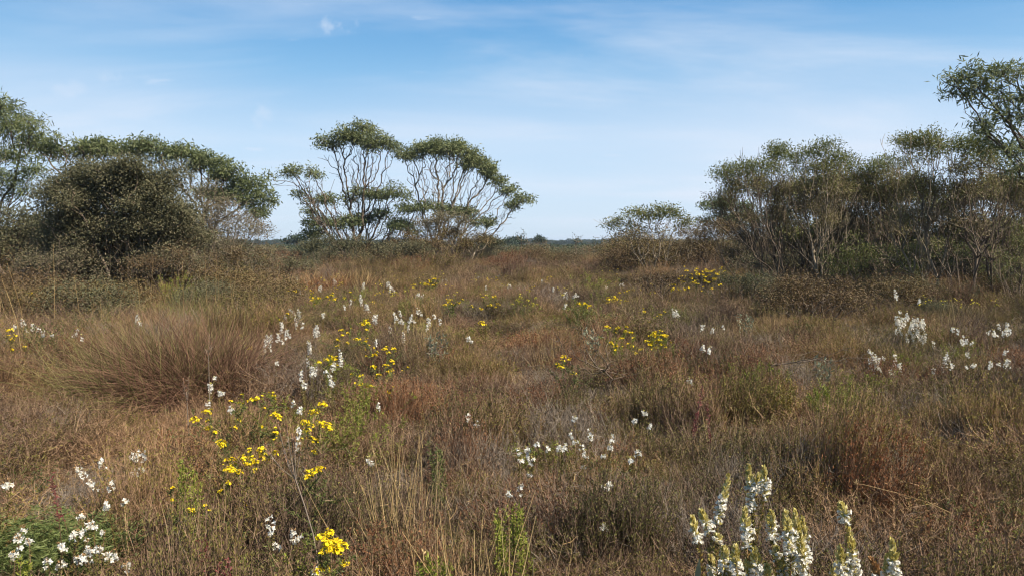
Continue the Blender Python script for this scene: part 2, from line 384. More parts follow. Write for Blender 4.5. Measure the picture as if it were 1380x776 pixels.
RT = [
 ('many-stemmed tea tree leaning out at the left end of the thicket', (1052, 392), 20, [(972, 238, 18, 10, 0, .8), (992, 228, 22, 10), (1008, 250, 22, 12, .3, .5), (985, 262, 20, 10, .35, .4), (1018, 226, 16, 10)], 4, 'bark'),
 ('tea tree with a peaked olive crown between the leaning tree and the pale trunk', (1066, 392), 20.6, [(1040, 208, 18, 12), (1058, 212, 20, 10), (1034, 232, 22, 10, .2), (1050, 258, 26, 14, .4, .5)], 3, 'bark'),
 ('tea tree on one straight pale upright trunk in the thicket', (1095, 388), 19.6, [(1092, 206, 22, 11), (1112, 204, 20, 10), (1132, 213, 18, 10), (1100, 228, 30, 9, .2), (1104, 258, 30, 16, .45, .5)], 3, 'palebark'),
 ('tea tree with a low notched crown right of the pale trunk', (1145, 390), 20.4, [(1150, 226, 18, 10, .1), (1165, 238, 18, 10, .2), (1135, 246, 20, 12, .4, .6), (1150, 272, 30, 14, .4, .5)], 3, 'bark'),
 ('tea tree with a wide olive crown just left of the wispy sapling', (1190, 392), 20, [(1180, 226, 20, 8), (1204, 224, 22, 9), (1190, 244, 32, 10, .3), (1215, 262, 24, 14, .4, .5), (1182, 270, 26, 14, .4, .5)], 4, 'bark'),
 ('thin wispy tall sapling rising between two olive crowns', (1262, 396), 17.5, [(1222, 192, 12, 8, .1, .3), (1244, 186, 14, 9, .1, .3), (1238, 212, 20, 14, .2, .3), (1262, 200, 12, 12, .2, .25), (1232, 246, 18, 14, .3, .3)], 3, 'palebark'),
 ('crooked tea tree with dark forked trunk under a flat olive top', (1296, 402), 17, [(1290, 204, 20, 9), (1312, 194, 22, 9), (1334, 204, 18, 9, .1), (1300, 226, 26, 9, .3, .6), (1320, 250, 24, 14, .4, .4)], 3, 'bark'),
 ('leaning dark-stemmed tea tree at the right end of the thicket', (1345, 402), 17.8, [(1342, 216, 24, 10, .1), (1372, 210, 22, 12), (1362, 244, 30, 12, .2, .7), (1385, 262, 24, 18, .3)], 3, 'bark'),
]
for lab, b, D, pads, nt_, bm in RT:
    mu = sum(q[0] for q in pads) / len(pads); pads = [(q[0], q[1] + 1, q[2] * .85, q[3] * 1.3) + tuple(q[4:]) for q in pads] + [(mu + 4, 258, 26, 18, .36, 1.1), (mu - 6, 294, 26, 20, .48, .8)]
    make_tree('tea_tree', lab, 'tree', b, D, pads, leaf=(.058, .02), nleaf=78, clump=.27, trunks=nt_, spread=.35, lm='thicket', tint=(.15, .5),
              dead=520, rmax=.03, bm=bm, tip_r=.0042, group=G_RT, limb_bend=.75, drop=-.1, bf=.75, wig=.06, rex=2.5)
make_tree('gum_tree', 'tall overhanging gum with long narrow leaves at the right edge, above the thicket', 'tree', (1560, 420), 14,
    [(1284, 106, 16, 7, 0, .7), (1312, 104, 22, 8), (1345, 100, 22, 8), (1378, 100, 22, 10), (1300, 124, 18, 8, .1, .7), (1332, 124, 24, 10, .1), (1366, 130, 26, 12), (1346, 152, 20, 9, .1, .8), (1380, 166, 20, 14),
     (1400, 130, 24, 20), (1330, 172, 10, 5, .1, .3), (1410, 200, 20, 16), (1362, 196, 22, 12, .1), (1380, 225, 24, 14, .1)],
    leaf=(.115, .022), nleaf=26, clump=.2, trunks=1, group=G_RT, dead=70, rmax=.055, tint=(.0, .5), drop=.1, limb_bend=.2, limb_px=30)
# dark rounded bushes inside the thicket
DK = [('dark domed bush filling the thicket behind the pale trunk', (1105, 385), 24, [(1075, 262, 26, 12), (1110, 252, 30, 12), (1145, 262, 26, 12), (1110, 285, 45, 18), (1100, 320, 50, 22)]),
      ('dark bush under the wide olive crown in the thicket', (1210, 388), 22.5, [(1185, 268, 26, 16, .1), (1220, 262, 26, 14), (1255, 280, 24, 16), (1210, 305, 45, 22), (1200, 345, 45, 22, .1)]),
      ('dark bush filling the right end of the thicket behind the crooked trunk', (1330, 392), 22, [(1300, 275, 26, 14, .1), (1340, 262, 26, 16), (1380, 262, 26, 18), (1330, 320, 50, 26), (1390, 330, 40, 30)])]
for lab, b, D, pads in DK:
    make_tree('dense_bush', lab, 'bush', b, D, pads, leaf=(.09, .032), nleaf=60, clump=.34, tips=1.5, trunks=5, spread=.6, lm='thicket', tint=(.1, .8), dead=120,
              rmax=.05, tip_r=.005, group='dark bushes inside the right-hand thicket', trunkname='stems', crownname='foliage')
# shrubs in front of and between the trees, each its own
SH = [ # label, base px, D, pads, material, tint, leafsize, n
 ('brown-headed shrub on pale stems in front of the broad gum', (592, 356), 36, [(578, 300, 16, 8, .1), (604, 296, 22, 8), (590, 316, 26, 10, .2, .6)], 'bushleaf', (.45, 1), 'palebark'),
 ('rounded brown shrub at the foot of the broad gum', (555, 352), 35, [(552, 326, 22, 13), (575, 330, 20, 12)], 'brownleaf', (.1, .7), 'bark'),
 ('olive-green low shrub in front of the tiered gum', (545, 352), 33, [(530, 338, 24, 8), (560, 340, 18, 7)], 'bushleaf', (.3, .65), 'bark'),
 ('grey-green bush at the left foot of the central clump', (455, 352), 35, [(440, 330, 18, 8), (470, 332, 20, 8), (412, 334, 14, 7)], 'bushleaf', (.05, .5), 'bark'),
 ('brown shrub at the right foot of the broad gum', (630, 354), 36, [(615, 322, 18, 12), (640, 328, 18, 10)], 'brownleaf', (0, .6), 'bark'),
 ('round dark green bush right of the central clump', (652, 350), 44, [(650, 326, 14, 8), (665, 330, 10, 6)], 'bushleaf', (.0, .45), 'bark'),
 ('brown mounded shrub beside the small rounded tea tree', (950, 365), 30, [(935, 318, 20, 12), (965, 308, 26, 12), (985, 318, 20, 14), (950, 338, 35, 12)], 'brownleaf', (0, .55), 'bark'),
 ('twiggy brown shrub left of the leaning tea tree', (1005, 378), 25, [(990, 322, 20, 14), (1018, 316, 22, 14), (1005, 345, 30, 14)], 'brownleaf', (0, .6), 'palebark'),
 ('dark shrub at the foot of the leaning tea tree', (1030, 388), 22, [(1015, 356, 26, 14), (1050, 350, 26, 14)], 'bushleaf', (.1, .8), 'bark'),
 ('dark green low bush under the notched tea tree', (1150, 395), 19, [(1130, 352, 24, 14), (1165, 345, 26, 16), (1145, 370, 30, 12)], 'thicket', (.0, .5), 'bark'),
 ('broad shaded bush at the foot of the dark thicket', (1215, 398), 18.6, [(1195, 350, 26, 18), (1230, 340, 26, 18), (1215, 372, 34, 14)], 'thicket', (.0, .6), 'bark'),
 ('dense bush between the crooked trunk and the leaning trunk', (1310, 400), 18.6, [(1290, 350, 22, 16), (1325, 340, 24, 16), (1345, 365, 26, 16)], 'thicket', (.0, .6), 'bark'),
 ('low bush at the right edge under the overhanging gum', (1375, 405), 17, [(1365, 350, 24, 16), (1390, 340, 24, 18), (1375, 378, 26, 14)], 'thicket', (.1, .8), 'bark'),
 ('domed rusty brown shrub in front of the pale straight trunk', (1090, 425), 13.5, [(1058, 396, 30, 15), (1095, 389, 38, 18), (1132, 396, 30, 15), (1090, 408, 60, 14)], 'brownleaf', (.1, .8), 'bark'),
 ('brown shrub below the dark bush, with bare twigs', (215, 398), 15.2, [(190, 362, 32, 14), (235, 352, 32, 16), (262, 366, 24, 14)], 'brownleaf', (.0, .6), 'bark'),
 ('grey-brown shrub at the left foot of the dark bush', (75, 398), 15.6, [(50, 360, 28, 14), (85, 352, 28, 16), (110, 368, 20, 12)], 'bushleaf', (.45, 1), 'bark'),
 ('brown shrub at the right end of the left grove', (325, 385), 18, [(305, 352, 24, 12), (340, 350, 22, 12), (360, 358, 18, 10)], 'brownleaf', (.0, .8), 'palebark'),
 ('olive shrub mottled yellow, right of the left grove', (385, 380), 19, [(375, 352, 20, 9), (400, 356, 20, 8)], 'bushleaf', (.3, .7), 'bark'),
 ('dark low shrub in the shadow behind the yellow-flowered bush', (895, 398), 15.5, [(880, 382, 20, 7), (905, 378, 14, 6)], 'brownleaf', (.0, .35), 'bark'),
 ('blackish low shrub right of the yellow-flowered bush', (990, 392), 16.5, [(975, 378, 16, 6), (1000, 374, 18, 8), (1015, 380, 14, 6)], 'bushleaf', (.0, .4), 'bark'),
]
for lab, b, D, pads, lm, tn, bm in SH:
    f = D / 20
    make_tree('heath_shrub', lab, 'shrub', b, D, pads, leaf=(.05 * max(f, .8), .018 * max(f, .8)), nleaf=46, tips=1.6 if 'domed' in lab else .9, clump=.22 * max(f, .8), trunks=6, spread=.3 * f, lm=lm, tint=tn, dead=110,
              rmax=.03, tip_r=.004, group='shrubs around the edge of the open heath', trunkname='stems', crownname='foliage', bm=bm, fill=.6)

# bare wispy saplings against the horizon
def sapling(label, u, v0, v1, D, n=26):
    b = ground_pt(at_y(u, 350, D)); t = thing('bare_sapling', label, 'sapling', b, 'bare saplings on the skyline')
    top = at_y(u, v1, D); s = D / FPX
    R0 = [b, (b + top) / 2 + rdir(1)[0] * .1]; Par = [-1, 0]
    q = rng.normal(size=(n, 3)) * np.array([5 * s, 5 * s, 6 * s]) + (b * .18 + top * .82) + 0
    P, par = grow(np.array(R0), np.array(Par), q, .3); r, _ = radii(P, par, .008, 2.3, .05)
    branch_mesh(P, par, r).build('stem', M['palebark'], t)
    mb = MB(); k = np.repeat(np.arange(2, len(P)), 5); leaves(mb, P[k] + rng.normal(size=(len(k), 3)) * .05, rdir(len(k)), .09, .03, 0, .2 + .5 * rng.random(len(k)))
    mb.build('foliage', M['farleaf'], t)
sapling('bare forked sapling rising just right of the central clump', 702, 340, 312, 44)
sapling('thin skyline sapling, leftmost of three left of the small tea tree', 778, 340, 316, 40)
sapling('thin sapling on the skyline, middle one left of the small tea tree', 803, 340, 320, 40, 18)
sapling('thin sapling on the skyline, nearest the small tea tree', 814, 340, 321, 40, 18)

# ------------------------------------------------------------------ copied shrubs of the scrub belt
def ellipsoid_shrub(name, rx, rz, n, lm, tn, lsz, nl, bm='bark', mid=.6):
    R0 = [np.array([rng.normal() * .1 * rx, rng.normal() * .1 * rx, -.05]) for _ in range(5)]
    q = rdir(n) * rng.random((n, 1)) ** .4; q = q * np.array([rx, rx, rz * .45]) + np.array([0, 0, rz * mid]); q[:, 2] = np.abs(q[:, 2])
    P, par = grow(np.array(R0), np.full(5, -1), q, .6); r, _ = radii(P, par, .004, 2.2, .03)
    st = branch_mesh(P, par, r)
    mb = MB(); T = P[5:]; k = np.repeat(np.arange(len(T)), nl)
    leaves(mb, T[k] + rng.normal(size=(len(k), 3)) * .11, unit(rdir(len(k)) + [0, 0, .4]), lsz * (.6 + .8 * rng.random(len(k))), lsz * .35, 0, np.clip(tn[0] + (tn[1] - tn[0]) * rng.random(len(k)), 0, 1))
    return st, mb
SHRUBS = []
for i, (lm, tn, bm, lab) in enumerate([('brownleaf', (0, .6), 'palebark', 'brown twiggy'), ('brownleaf', (.2, 1), 'bark', 'pale brown'),
                                 ('bushleaf', (.2, .7), 'bark', 'dull olive'), ('bushleaf', (0, .4), 'bark', 'dark green')]):
    st, lf = ellipsoid_shrub('x', .75, 1.15, 200, lm, tn, .052, 44, bm)
    SHRUBS.append((st.mesh('scrub_stems', [M[bm]]), lf.mesh('scrub_foliage', [M[lm]]), lab))
def scrub_shrub(x, y, s, i, where, grp):
    st, lf, lab = SHRUBS[i]
    t = thing('scrub_shrub', '%s scrub shrub %s' % (lab, where), 'shrub', (x, y, float(gz(x, y))), grp + ', ' + lab)
    t.rotation_euler = (0, 0, rng.random() * 6.28); t.scale = (s * (1 + rng.random() * .4), s * (1 + rng.random() * .4), s)
    for nm, me in (('stems', st), ('foliage', lf)):
        o = bpy.data.objects.new(nm, me); COL.objects.link(o); o.parent = t
def belt(u0, u1, D0, D1, n, sc, where, grp, kinds=(0, 0, 1, 2, 3)):
    for k in range(n):
        D = D0 + (D1 - D0) * rng.random(); u = u0 + (u1 - u0) * (k + rng.random()) / n
        p = at_y(u, 340, D); scrub_shrub(p[0], p[1], sc * (.7 + .6 * rng.random()), kinds[rng.integers(len(kinds))], where, grp)
belt(650, 850, 36, 54, 26, .85, 'in the low belt right of the central clump', 'scrub belt on the open horizon')
belt(360, 480, 30, 44, 12, .9, 'between the left grove and the central clump', 'scrub between the left grove and the central clump', (0, 1, 2, 2))
belt(480, 660, 40, 50, 12, 1.1, 'behind the trunks of the central clump', 'scrub behind the central clump', (0, 0, 1, 2))
belt(830, 1010, 30, 44, 18, 1.25, 'around and behind the small rounded tea tree', 'scrub behind the small tea tree', (0, 0, 1, 3))
belt(1020, 1420, 23, 30, 18, 1.5, 'deep inside the right-hand thicket', 'undergrowth of the right-hand thicket', (0, 3, 3, 2))
belt(-60, 340, 20, 30, 20, 1.5, 'under the trees of the left grove', 'undergrowth of the left grove', (0, 3, 2, 3))
belt(-30, 380, 12.8, 17.5, 20, .72, 'along the front of the left grove', 'scrub along the front of the left grove', (0, 0, 1, 2, 0))
belt(1010, 1400, 15.5, 18.5, 12, .62, 'along the front of the right-hand thicket', 'scrub along the front of the right-hand thicket', (0, 2, 0, 3))
belt(380, 1000, 20, 34, 26, .5, 'dotted over the far slope below the skyline', 'low scrub dotted over the far slope', (0, 1, 2, 0))

# ------------------------------------------------------------------ the straw tussock
def tussock(name, label, base_px, D, n, L, spread, lean, height, mats, group=None, green=.35, w=.0035):
    b = ground_pt(at_h(base_px[0], base_px[1], 0) if D is None else at_y(base_px[0], base_px[1], D))
    t = thing(name, label, 'grass tussock', b, group)
    for part, m, frac in (('dry_blades', mats[0], 1 - green), ('green_blades', mats[1], green)):
        k = int(n * frac)
        if not k: continue
        az = rng.random(k) * 6.283; out = rng.random(k) ** .6
        if part == 'green_blades': out *= .75; az = rng.normal(size=k) * 1.5 + .6
        o = np.stack([np.cos(az), np.sin(az), 0 * az], 1)
        P0 = b + o * (spread * .35 * np.sqrt(rng.random(k)))[:, None] + np.array([0, 0, -.02])
        Lk = L * (.55 + .55 * rng.random(k)); el = (1 - out) * 1.45 + .12; cen = rng.normal(size=(7, 3)) * [spread * .34, spread * .22, 0]; P0 = P0 + cen[rng.integers(0, 7, k)] * (1 if D is None else .6)
        if part == 'green_blades': el = np.maximum(el, .75)
        d0 = unit(o * np.cos(el)[:, None] + np.array([0, 0, 1.]) * (np.sin(el) + .35)[:, None] + lean + rng.normal(size=(k, 3)) * .12)
        pts = [P0]; d = d0.copy()
        g = (.08 + .26 * out + .05 * rng.random(k)) * (.6 if part == 'green_blades' else 1)
        for s in range(6):
            pts.append(np.maximum(pts[-1] + d * (Lk / 6)[:, None], [-1e9, -1e9, b[2] + .02])); d = unit(d + np.array([0, 0, -1.]) * g[:, None] + lean * .12 + rng.normal(size=(k, 3)) * (.07 + .18 * rng.random((k, 1))))
        P = np.stack(pts, 1)
        mb = MB(); ribbon(mb, P, np.array([1, 1, .9, .8, .65, .45, .15]) * w, 0, rng.random(k)); mb.build(part, M[m], t)
    return t
tussock('straw_tussock', 'large drooping straw-brown tussock on the left, green tips at its top right', (222, 566), None, 13000, 1.08, .8, np.array([-.16, -.05, .02]), 1, ('tus_dry', 'tus_green'), green=.12, w=.0042)
TG = 'smaller tussocks of rush and grass'
tussock('rush_tussock', 'upright olive rush clump standing right behind the big straw tussock', (330, 470), 11.0, 1500, .82, .9, np.array([.06, 0, .7]), 1, ('tus_dry', 'tus_green'), TG, .75, .005)
tussock('rush_tussock', 'olive rush clump behind the top of the big straw tussock', (245, 460), 12.0, 1300, .85, .9, np.array([0, 0, .6]), 1, ('tus_dry', 'tus_green'), TG, .65, .005)
tussock('rush_tussock', 'pale straw clump leaning left beyond the big straw tussock', (120, 470), 11.5, 500, .85, .9, np.array([-.25, 0, .35]), 1, ('straw', 'tus_green'), TG, .3, .005)
tussock('rush_tussock', 'brown reed clump at the left edge below the green bush', (20, 460), 12.5, 800, .85, 1.0, np.array([-.1, 0, .4]), 1, ('tus_dry', 'straw'), TG, .4, .005)
tussock('rush_tussock', 'rust-orange grass mound in front of the tiered gum', (455, 372), 22, 2600, 1.0, 2.2, np.array([0, 0, .4]), 1, ('leaf_rust', 'straw'), TG, .3, .012)
tussock('rush_tussock', 'pinkish straw mound left of the rust-orange mound', (500, 378), 20, 1500, .8, 1.6, np.array([0, 0, .4]), 1, ('straw', 'leaf_rust'), TG, .4, .01)

# ------------------------------------------------------------------ the heath itself (nobody could count it)
def stems_field(n, R, H, lean=.22, k=5, curve=.12, hvar=.4):
    a = rng.random(n) * 6.283; rr = R * np.sqrt(rng.random(n)) * .75
    P0 = np.stack([rr * np.cos(a), rr * np.sin(a), np.full(n, -.03)], 1)
    d = unit(np.stack([rr * np.cos(a) / R * .16 + rng.normal(size=n) * lean, rr * np.sin(a) / R * .16 + rng.normal(size=n) * lean, np.ones(n)], 1))
    L = H * (1 - hvar + hvar * 1.4 * rng.random(n)); pts = [P0]
    for s in range(k - 1):
        pts.append(pts[-1] + d * (L / (k - 1))[:, None]); d = unit(d + rng.normal(size=(n, 3)) * curve + [0, 0, .05])
    return np.stack(pts, 1)
def along(P, m, lo=.25, hi=1.0):
    """m random points with directions on each polyline"""
    n, k, _ = P.shape; t = (lo + (hi - lo) * rng.random((n, m))) * (k - 1) * .9999
    i = t.astype(int); f = (t - i)[..., None]; r = np.arange(n)[:, None]
    A = P[r, i]; B = P[r, np.minimum(i + 1, k - 1)]
    return (A * (1 - f) + B * f).reshape(-1, 3), unit(B - A).reshape(-1, 3)
def heath_proto(name, mats, n=45, R=.22, H=.42, nb=7, lb=.09, nl=7, ll=.012, lw=.005, w=.003, lean=.2, spread=.9, lo=.3, curve=.12, up=.5, tipcl=0, forks=2):
    n = int(n * 3.4); mb = MB(); P = stems_field(n, R, H, lean, 5, curve); ribbon(mb, P, np.array([1.3, 1.1, .9, .7, .4]) * w, 0)
    if nb:
        Q, d = along(P, nb, lo, .97); k = len(Q); dd = unit(d * up + rdir(k) * spread + [0, 0, .15])
        L = lb * (.5 + rng.random(k)); e = Q + dd * (L * .5)[:, None]; d2 = unit(dd + rdir(k) * .45 + [0, 0, .35]); f = e + d2 * (L * .5)[:, None]
        B = np.stack([Q, e, f], 1); ribbon(mb, B, np.array([.8, .6, .3]) * w, 0)
        if forks:
            q, d = along(B, forks, .3, .95); kk = len(q); d3 = unit(d + rdir(kk) * .9 + [0, 0, .3]); g = q + d3 * (lb * .45 * (.4 + rng.random(kk)))[:, None]
            B2 = np.stack([q, g], 1); ribbon(mb, B2, np.array([.5, .3]) * w, 0)
        if nl:
            q, d = along(B, nl, .1, 1.0); kk = len(q); leaves(mb, q, unit(d * .8 + rdir(kk) * .9), ll * (.6 + .8 * rng.random(kk)), lw, 1, np.repeat(rng.random(n), nb * nl) * .6 + .4 * rng.random(kk))
    if tipcl:
        T = P[:, -1]; k = np.repeat(np.arange(n), tipcl); leaves(mb, T[k] + rng.normal(size=(len(k), 3)) * [.006, .006, .016], unit(rdir(len(k)) * .8 + [0, 0, .8]), ll * 1.2, lw * 1.3, 1)
    return mb.mesh(name, [M[m] for m in mats])

def cover(name, label, protos, pts, idx, rot, scl):
    """one object: plants of one kind spread over the points"""
    pc = bpy.data.collections.new(name + '_plants')
    for i, me in enumerate(protos):
        pc.objects.link(bpy.data.objects.new('%s_plant_%02d' % (name, i), me))
    me = bpy.data.meshes.new(name); me.vertices.add(len(pts)); me.vertices.foreach_set('co', pts.astype(np.float32).ravel()); me.update()
    for nm, ty, key, arr in (('rot', 'FLOAT_VECTOR', 'vector', rot), ('scl', 'FLOAT_VECTOR', 'vector', scl), ('pid', 'INT', 'value', idx)):
        a = me.attributes.new(nm, ty, 'POINT'); a.data.foreach_set(key, arr.astype(np.int32 if ty == 'INT' else np.float32).ravel())
    o = bpy.data.objects.new(name, me); COL.objects.link(o); o['kind'] = 'stuff'; o['label'] = label
    ng = bpy.data.node_groups.new(name + '_spread', 'GeometryNodeTree')
    ng.interface.new_socket('Geometry', in_out='INPUT', socket_type='NodeSocketGeometry'); ng.interface.new_socket('Geometry', in_out='OUTPUT', socket_type='NodeSocketGeometry')
    nd = ng.nodes; lk = ng.links; gi = nd.new('NodeGroupInput'); go = nd.new('NodeGroupOutput')
    ci = nd.new('GeometryNodeCollectionInfo'); ci.inputs['Collection'].default_value = pc; ci.inputs['Separate Children'].default_value = True; ci.inputs['Reset Children'].default_value = True
    ip = nd.new('GeometryNodeInstanceOnPoints'); ip.inputs['Pick Instance'].default_value = True
    def na(nm, t):
        n = nd.new('GeometryNodeInputNamedAttribute'); n.data_type = t; n.inputs['Name'].default_value = nm; return n.outputs['Attribute']
    e2r = nd.new('FunctionNodeEulerToRotation')
    lk.new(na('rot', 'FLOAT_VECTOR'), e2r.inputs[0]); lk.new(e2r.outputs[0], ip.inputs['Rotation'])
    lk.new(na('scl', 'FLOAT_VECTOR'), ip.inputs['Scale']); lk.new(na('pid', 'INT'), ip.inputs['Instance Index'])
    lk.new(gi.outputs[0], ip.inputs['Points']); lk.new(ci.outputs[0], ip.inputs['Instance']); lk.new(ip.outputs[0], go.inputs[0])
    md = o.modifiers.new('spread', 'NODES'); md.node_group = ng
    return o

def scatter():
    """jittered positions in the part of the heath the photograph shows, with room to step aside"""
    out = []
    for r0, r1, c, sc, hs in ((1.2, 5, .145, .9, 1.0), (5, 10, .18, 1.0, 1.0), (10, 18, .29, 1.25, 1.05), (18, 32, .5, 1.8, 1.4), (32, 75, 1.0, 2.9, 2.0)):
        hw = r1 * .85 + 2
        x, y = np.meshgrid(np.arange(-hw, hw, c), np.arange(-.5, r1, c)); x = x.ravel(); y = y.ravel()
        x = x + (rng.random(x.size) - .5) * c * 1.3; y = y + (rng.random(y.size) - .5) * c * 1.3
        r = np.hypot(x, y); a = np.abs(x) < np.maximum(y, 0) * .78 + 1.6
        m = (r >= r0) & (r < r1) & a; x = x[m]; y = y[m]
        out.append(np.stack([x, y, np.full(x.size, sc), np.full(x.size, hs)], 1))
    return np.concatenate(out)
S = scatter(); X, Y, SC, HS = S.T
KINDS = ['brown', 'ashen', 'olive', 'rust', 'lime', 'straw', 'green', 'grey']
def blob(px, D=None):
    """patch of one kind: centre pixel on the plant tops, half sizes in metres"""
    w = np.zeros(len(X))
    for (u, v, rx, ry, a) in px:
        p = at_h(u, v, .4); w += a * np.exp(-(((X - p[0]) / rx) ** 2 + ((Y - p[1]) / ry) ** 2))
    return w
def n_(N, sc, thr, k=8): return 1 / (1 + np.exp(-(N.f(X, Y, sc) - thr) * k * 2.5))
W = {
 'brown': 1.5 + 1.6 * n_(N1, 3.1, .45),
 'ashen': .2 + 1.1 * n_(N2, 2.3, .56) + blob([(120, 620, .5, .5, 6), (720, 480, .8, 2.0, 2.5), (1000, 640, .8, .6, 2), (1300, 560, 1, 1.2, 1.5)]),
 'olive': 1.7 + 2.2 * n_(N3, 2.7, .55) + blob([(500, 500, .8, 1.6, 3), (420, 420, 2.2, 3.5, 4), (620, 640, .9, 1.0, .9), (1250, 410, 4, 3.5, 3), (850, 560, .9, .9, 1.5), (380, 650, .7, .7, 3), (700, 380, 6, 6, 2)]),
 'rust': .08 + .7 * n_(N4, 2.2, .62) + blob([(570, 530, .9, 1.3, 3), (930, 500, 1.3, 1.8, 2.5), (560, 600, .6, .6, 2), (780, 640, .4, .5, 2), (470, 365, 3, 4, 4), (1180, 640, .6, .6, 1)]),
 'lime': .05 + .10 * n_(N5, 1.1, .66) + blob([(1080, 530, .5, .45, 1.3), (1130, 520, .5, .4, 1.0), (250, 650, .28, .25, 2), (680, 410, 3, 3, .7), (480, 520, .4, .6, .8), (400, 420, 2, 2, .6)]),
 'straw': .05 + .10 * n_(N5, 1.7, .55) + blob([(600, 700, .7, .5, .6), (100, 480, 1.0, 2, 1.2)]),
 'green': .05 + .16 * n_(N4, 1.4, .70) + blob([(690, 425, 1, 1, .5), (980, 425, 3, 3, .5), (600, 640, .5, .4, .2)]),
 'grey': .10 + .2 * n_(N2, 1.3, .60) + blob([(700, 660, .3, .3, .8), (1080, 490, .7, .5, 1.5), (790, 500, .4, .5, .5), (60, 640, .4, .4, 1)]),
}
WM = np.stack([W[k] for k in KINDS], 1); WM /= WM.sum(1, keepdims=True)
kind = (rng.random(len(X))[:, None] > np.cumsum(WM, 1)).sum(1).clip(0, len(KINDS) - 1)
# the heath stands in single low domed bushes: points gather round bush centres of one kind
from mathutils.kdtree import KDTree
cs = np.where(rng.random(len(X)) < .12)[0]; kd = KDTree(len(cs))
for q, i in enumerate(cs): kd.insert((X[i], Y[i], 0), q)
kd.balance(); fnd = [kd.find((a, b_, 0)) for a, b_ in zip(X, Y)]
own = np.array([f_[1] for f_ in fnd]); dist = np.array([f_[2] for f_ in fnd]); c_r = np.select([HS <= 1.0, HS <= 1.05, HS <= 1.4], [np.where(np.hypot(X, Y) < 5, .30, .37), .58, 1.0], 2.0)
c_h = rng.random(len(cs)) ** 1.3; keep = (rng.random(len(X)) < .38) & ~np.isin(kind, (4, 5, 6, 7)) & ~np.isin(kind[cs][own], (4, 5, 6, 7)); kind = np.where(keep, kind[cs][own], kind)
DOME = (.78 + .55 * c_h[own]) * (1.08 - .38 * np.clip(dist / c_r, 0, 1) ** 2)
PR = {
 'brown': [heath_proto('brown_heath_plant', ('stem_brown', 'leaf_brown'), n=nn, H=h, nb=6, nl=4, ll=.011, lw=.0045, lb=.11, w=.0036, up=.85, spread=.75, lean=.17) for nn, h in ((42, .42), (48, .38), (40, .46), (44, .40))]
   + [heath_proto('woody_heath_plant', ('stem_brown', 'leaf_brown' if q else 'leaf_olive'), n=9, H=.56, nb=10, nl=12, lb=.16, w=.0036, lean=.3, spread=1.0, up=.6, ll=.017, lw=.0065, forks=4, R=.2) for q in (0, 1)],
 'ashen': [heath_proto('ashen_heath_plant', ('twig_grey', 'leaf_brown'), n=50, H=h, nb=9, nl=2, lb=.11, w=.0026, spread=1.2, up=.3, forks=3) for h in (.34, .38, .36)],
 'olive': [heath_proto('olive_heath_plant', ('stem_brown', 'leaf_olive'), n=44, H=h, nb=6, nl=8, ll=.013, lw=.005, up=1.0, spread=.5, lean=.12) for h in (.42, .48, .38)],
 'rust': [heath_proto('rusty_heath_plant', ('stem_brown', 'leaf_rust'), n=40, H=h, nb=6, nl=6, ll=.014, lw=.005, up=1.1, spread=.5, lean=.14, tipcl=6) for h in (.42, .48, .40)],
 'lime': [heath_proto('lime_heath_plant', ('stem_brown', 'leaf_lime'), n=22, H=h, nb=5, nl=10, ll=.016, lw=.005, up=1.2, spread=.45, lean=.12, lo=.55, tipcl=12) for h in (.46, .52)],
 'straw': [heath_proto('straw_stalk_plant', ('straw', 'straw'), n=26, H=h, nb=1, nl=2, lb=.06, w=.0026, lean=.22, curve=.09, R=.2, forks=0) for h in (.62, .7, .55)],
 'green': [heath_proto('green_heath_plant', ('stem_brown', 'leaf_green'), n=24, H=h, nb=5, nl=9, ll=.018, lw=.007, up=.9, spread=.7, lean=.15) for h in (.42, .36)],
 'grey': [heath_proto('dead_grey_plant', ('twig_grey', 'twig_grey'), n=16, H=h, nb=8, nl=0, lb=.15, w=.003, spread=1.3, up=.3, forks=4, lean=.35) for h in (.5, .44)],
}
LAB = {'brown': 'wiry brown heath covering most of the open ground', 'ashen': 'grey-brown twiggy heath in drifts between the brown heath', 'olive': 'olive-green small-leaved heath mixed through the brown',
       'rust': 'rusty red-brown heath in patches', 'lime': 'yellow-green leafy shoots scattered through the heath', 'straw': 'thin pale straw stalks standing above the heath',
       'green': 'low green leafy undergrowth between the heath stems', 'grey': 'dead grey twigs sticking out of the heath'}
# heights of the low vegetation follow the lie of the plant patches
hh = .62 + .42 * N3.f(X + 31, Y - 7, 1.9) + .12 * rng.normal(size=len(X)).clip(-1.5, 1.5)
hh = hh * DOME; tp = ground_pt(at_h(222, 566, 0)); near_t = np.exp(-(((X - tp[0]) / .8) ** 2 + ((Y - (tp[1] - .35)) / .7) ** 2)); hh = hh * (1 - .8 * near_t)
pc_ = at_h(120, 625, .35); hh *= 1 - .3 * np.exp(-(((X - pc_[0]) / .5) ** 2 + ((Y - pc_[1]) / .4) ** 2))
fp = at_h(60, 725, .3); fern_m = (((X - fp[0]) / .38) ** 2 + ((Y - fp[1]) / .26) ** 2) < 1
hh *= 1 - .62 * np.exp(-(((X - fp[0]) / .7) ** 2 + ((Y - fp[1] + .3) / .5) ** 2))
for i, k in enumerate(KINDS):
    m = (kind == i) & ~fern_m; n = int(m.sum()); pts = np.stack([X[m], Y[m], gz(X[m], Y[m])], 1)
    rot = np.stack([rng.normal(size=n) * .12, rng.normal(size=n) * .12, rng.random(n) * 6.283], 1)
    s = SC[m] * (.8 + .45 * rng.random(n)); scl = np.stack([s, s, HS[m] * hh[m] * (.82 + .4 * rng.random(n))], 1)
    cover(k + '_heath' if k != 'straw' else 'straw_stalks', LAB[k], PR[k], pts, rng.integers(0, len(PR[k]), n), rot, scl)
print('heath points', len(X))

